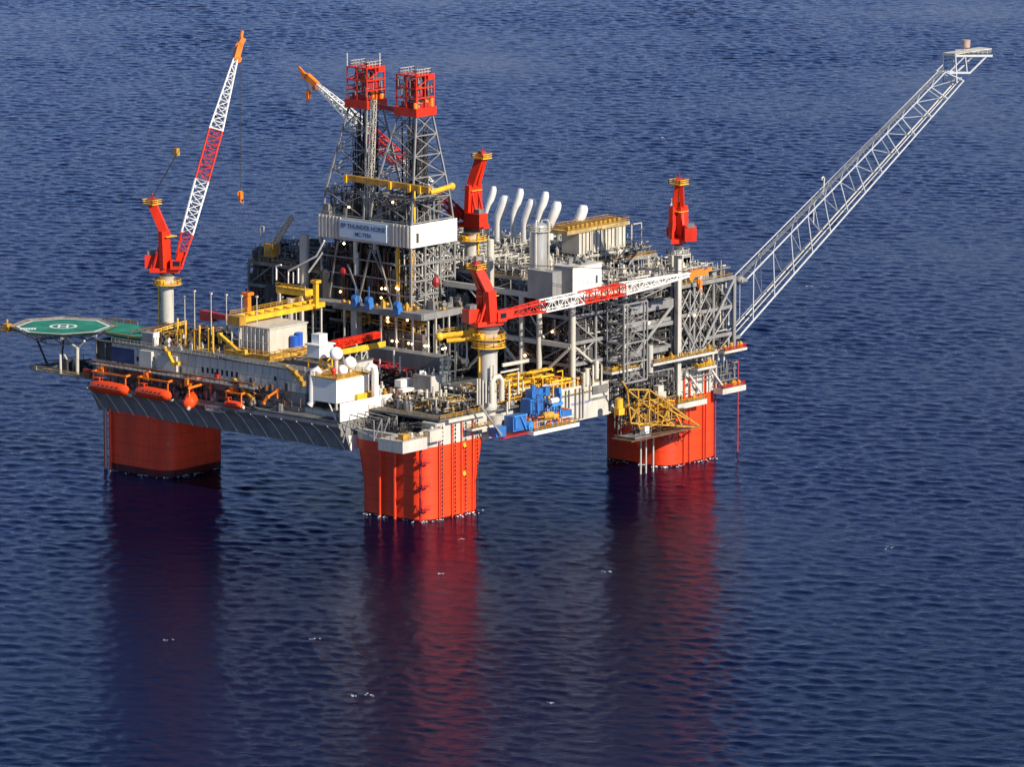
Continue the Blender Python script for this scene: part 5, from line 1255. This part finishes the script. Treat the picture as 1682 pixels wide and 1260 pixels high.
for (lb, px0, py0, px1, z, y0, rl) in (('pale-edged ledge on the right column just above its orange paint', 1113, 665, 1160, 0, -17.5, OCH), ('pale-edged balcony at the far right end of the rig, lower of the pair', 1187, 640, 1224, 0, -18, RED), ('upper balcony at the far right end of the rig beneath the flare boom', 1190, 578, 1226, 0, -17, RED), ('long ochre-railed gallery along the head of the right column', 1146, 606, 1176, 0, -17, YEL), ('ochre-railed gallery under the stair tower', 1005, 612, 1050, 0, -18, YEL), ('pale gallery between the slender crane pedestal and the stair tower', 1073, 598, 1178, 0, -17, OCH)):
    a = ony(px0, py0, y0); b = ony(px1, py0, y0)
    td = sidedeck(lb, a.x, b.x, y0, -14.6, a.z, GREYW, rl, False, 1.6 if 'ledge' in lb or 'lower' in lb else 0.7)
    part('platform_machinery', gear(a.x+.8, b.x-.8, y0+.8, -15.2, a.z+.02, 7, int(px0), (0.5, 1.4), (0.6, 2.0)), OCH, td, kind='stuff')
m = M()
p = ony(1068, 590, -15.5)
m.tube(ony(1068, 612, -15.5), ony(1068, 567, -15.5), 0.9, n=12)
for k in range(7): 
    p = ony(1135+k*9, 592, -14.5); part('vent_pipe', M().tube(p, p+V((0, 0, 3.6)), 0.35, n=8), GREYW, mC, smooth=True)
part('vent_pipe', m, GREYW, mC, smooth=True)
part('pipework_skirt', clutter(71, 132, -14.3, -11.6, 22, 31, 200, (0.1, 0.32), 0.6, 161), MIDG, mC, kind='stuff')
part('pipework_skirt', clutter(71, 100, -15.5, -12.5, 20, 30.5, 90, (0.1, 0.4), 0.6, 162), DARK, mC, kind='stuff')
# brown crane arm and pieces on the dark drilling module
a = onx(447, 405, 44); b = onx(480, 355, 44)
t = thing('knuckle_crane', 'small ochre knuckle crane with slanting arm on the dark drilling module', 'knuckle crane', (a.x, a.y, 58))
part('arm', M().truss(a, b, 1.6, 1.0, 6, 0.3, 0.2), CREAM, t)
part('turret', M().box(a.x-1.8, a.x+1.8, a.y-1.8, a.y+1.8, a.z-3, a.z+1), OCH, t)
p = onx(434, 405, 44); q = onx(433, 372, 44)
part('ladder_frame', M().bar(p, q, 0.3).bar(p+V((0, 1.3, 0)), q+V((0, 1.3, 0)), 0.3).bar(q, q+V((0, 1.3, 0)), 0.3), CREAM, t)
m = M()
P = [onx(px, py, 40) for px, py in ((474, 465), (474, 445), (520, 420), (533, 395))]; m.path(P, 0.32, 6)
m.path([onx(px, py, 40) for px, py in ((454, 460), (454, 437), (462, 435))], 0.3, 6).tube(onx(490, 465, 40), onx(490, 440, 40), 0.28, n=6).tube(onx(482, 465, 40), onx(482, 447, 40), 0.28, n=6).tube(onx(507, 447, 41), onx(530, 415, 41), 0.3, n=6)
single('bent_pipes', m, WHITE, 'white bent pipes rising in front of the dark drilling module', 'pipes', smooth=True)
t = thing('yellow_pump_skid', 'ochre railed pump platform in front of the dark drilling module', 'pump skid', (34, 84, 42))
p = onx(455, 470, 36); q = onx(503, 477, 36)
part('skid_body', M().box(35.5, 39, q.y, p.y, p.z-2.0, p.z).rail([(35.5, q.y, p.z), (35.5, p.y, p.z)], w=.2), YEL, t)
part('skid_leg', M().box(35, 36, q.y+1, q.y+2, 29.5, p.z-2.0).box(35, 36, p.y-2, p.y-1, 29.5, p.z-2.0).tube((36, (p.y+q.y)/2, 29.5), (36, (p.y+q.y)/2, p.z-3), 1.6, n=12), CREAM, t)
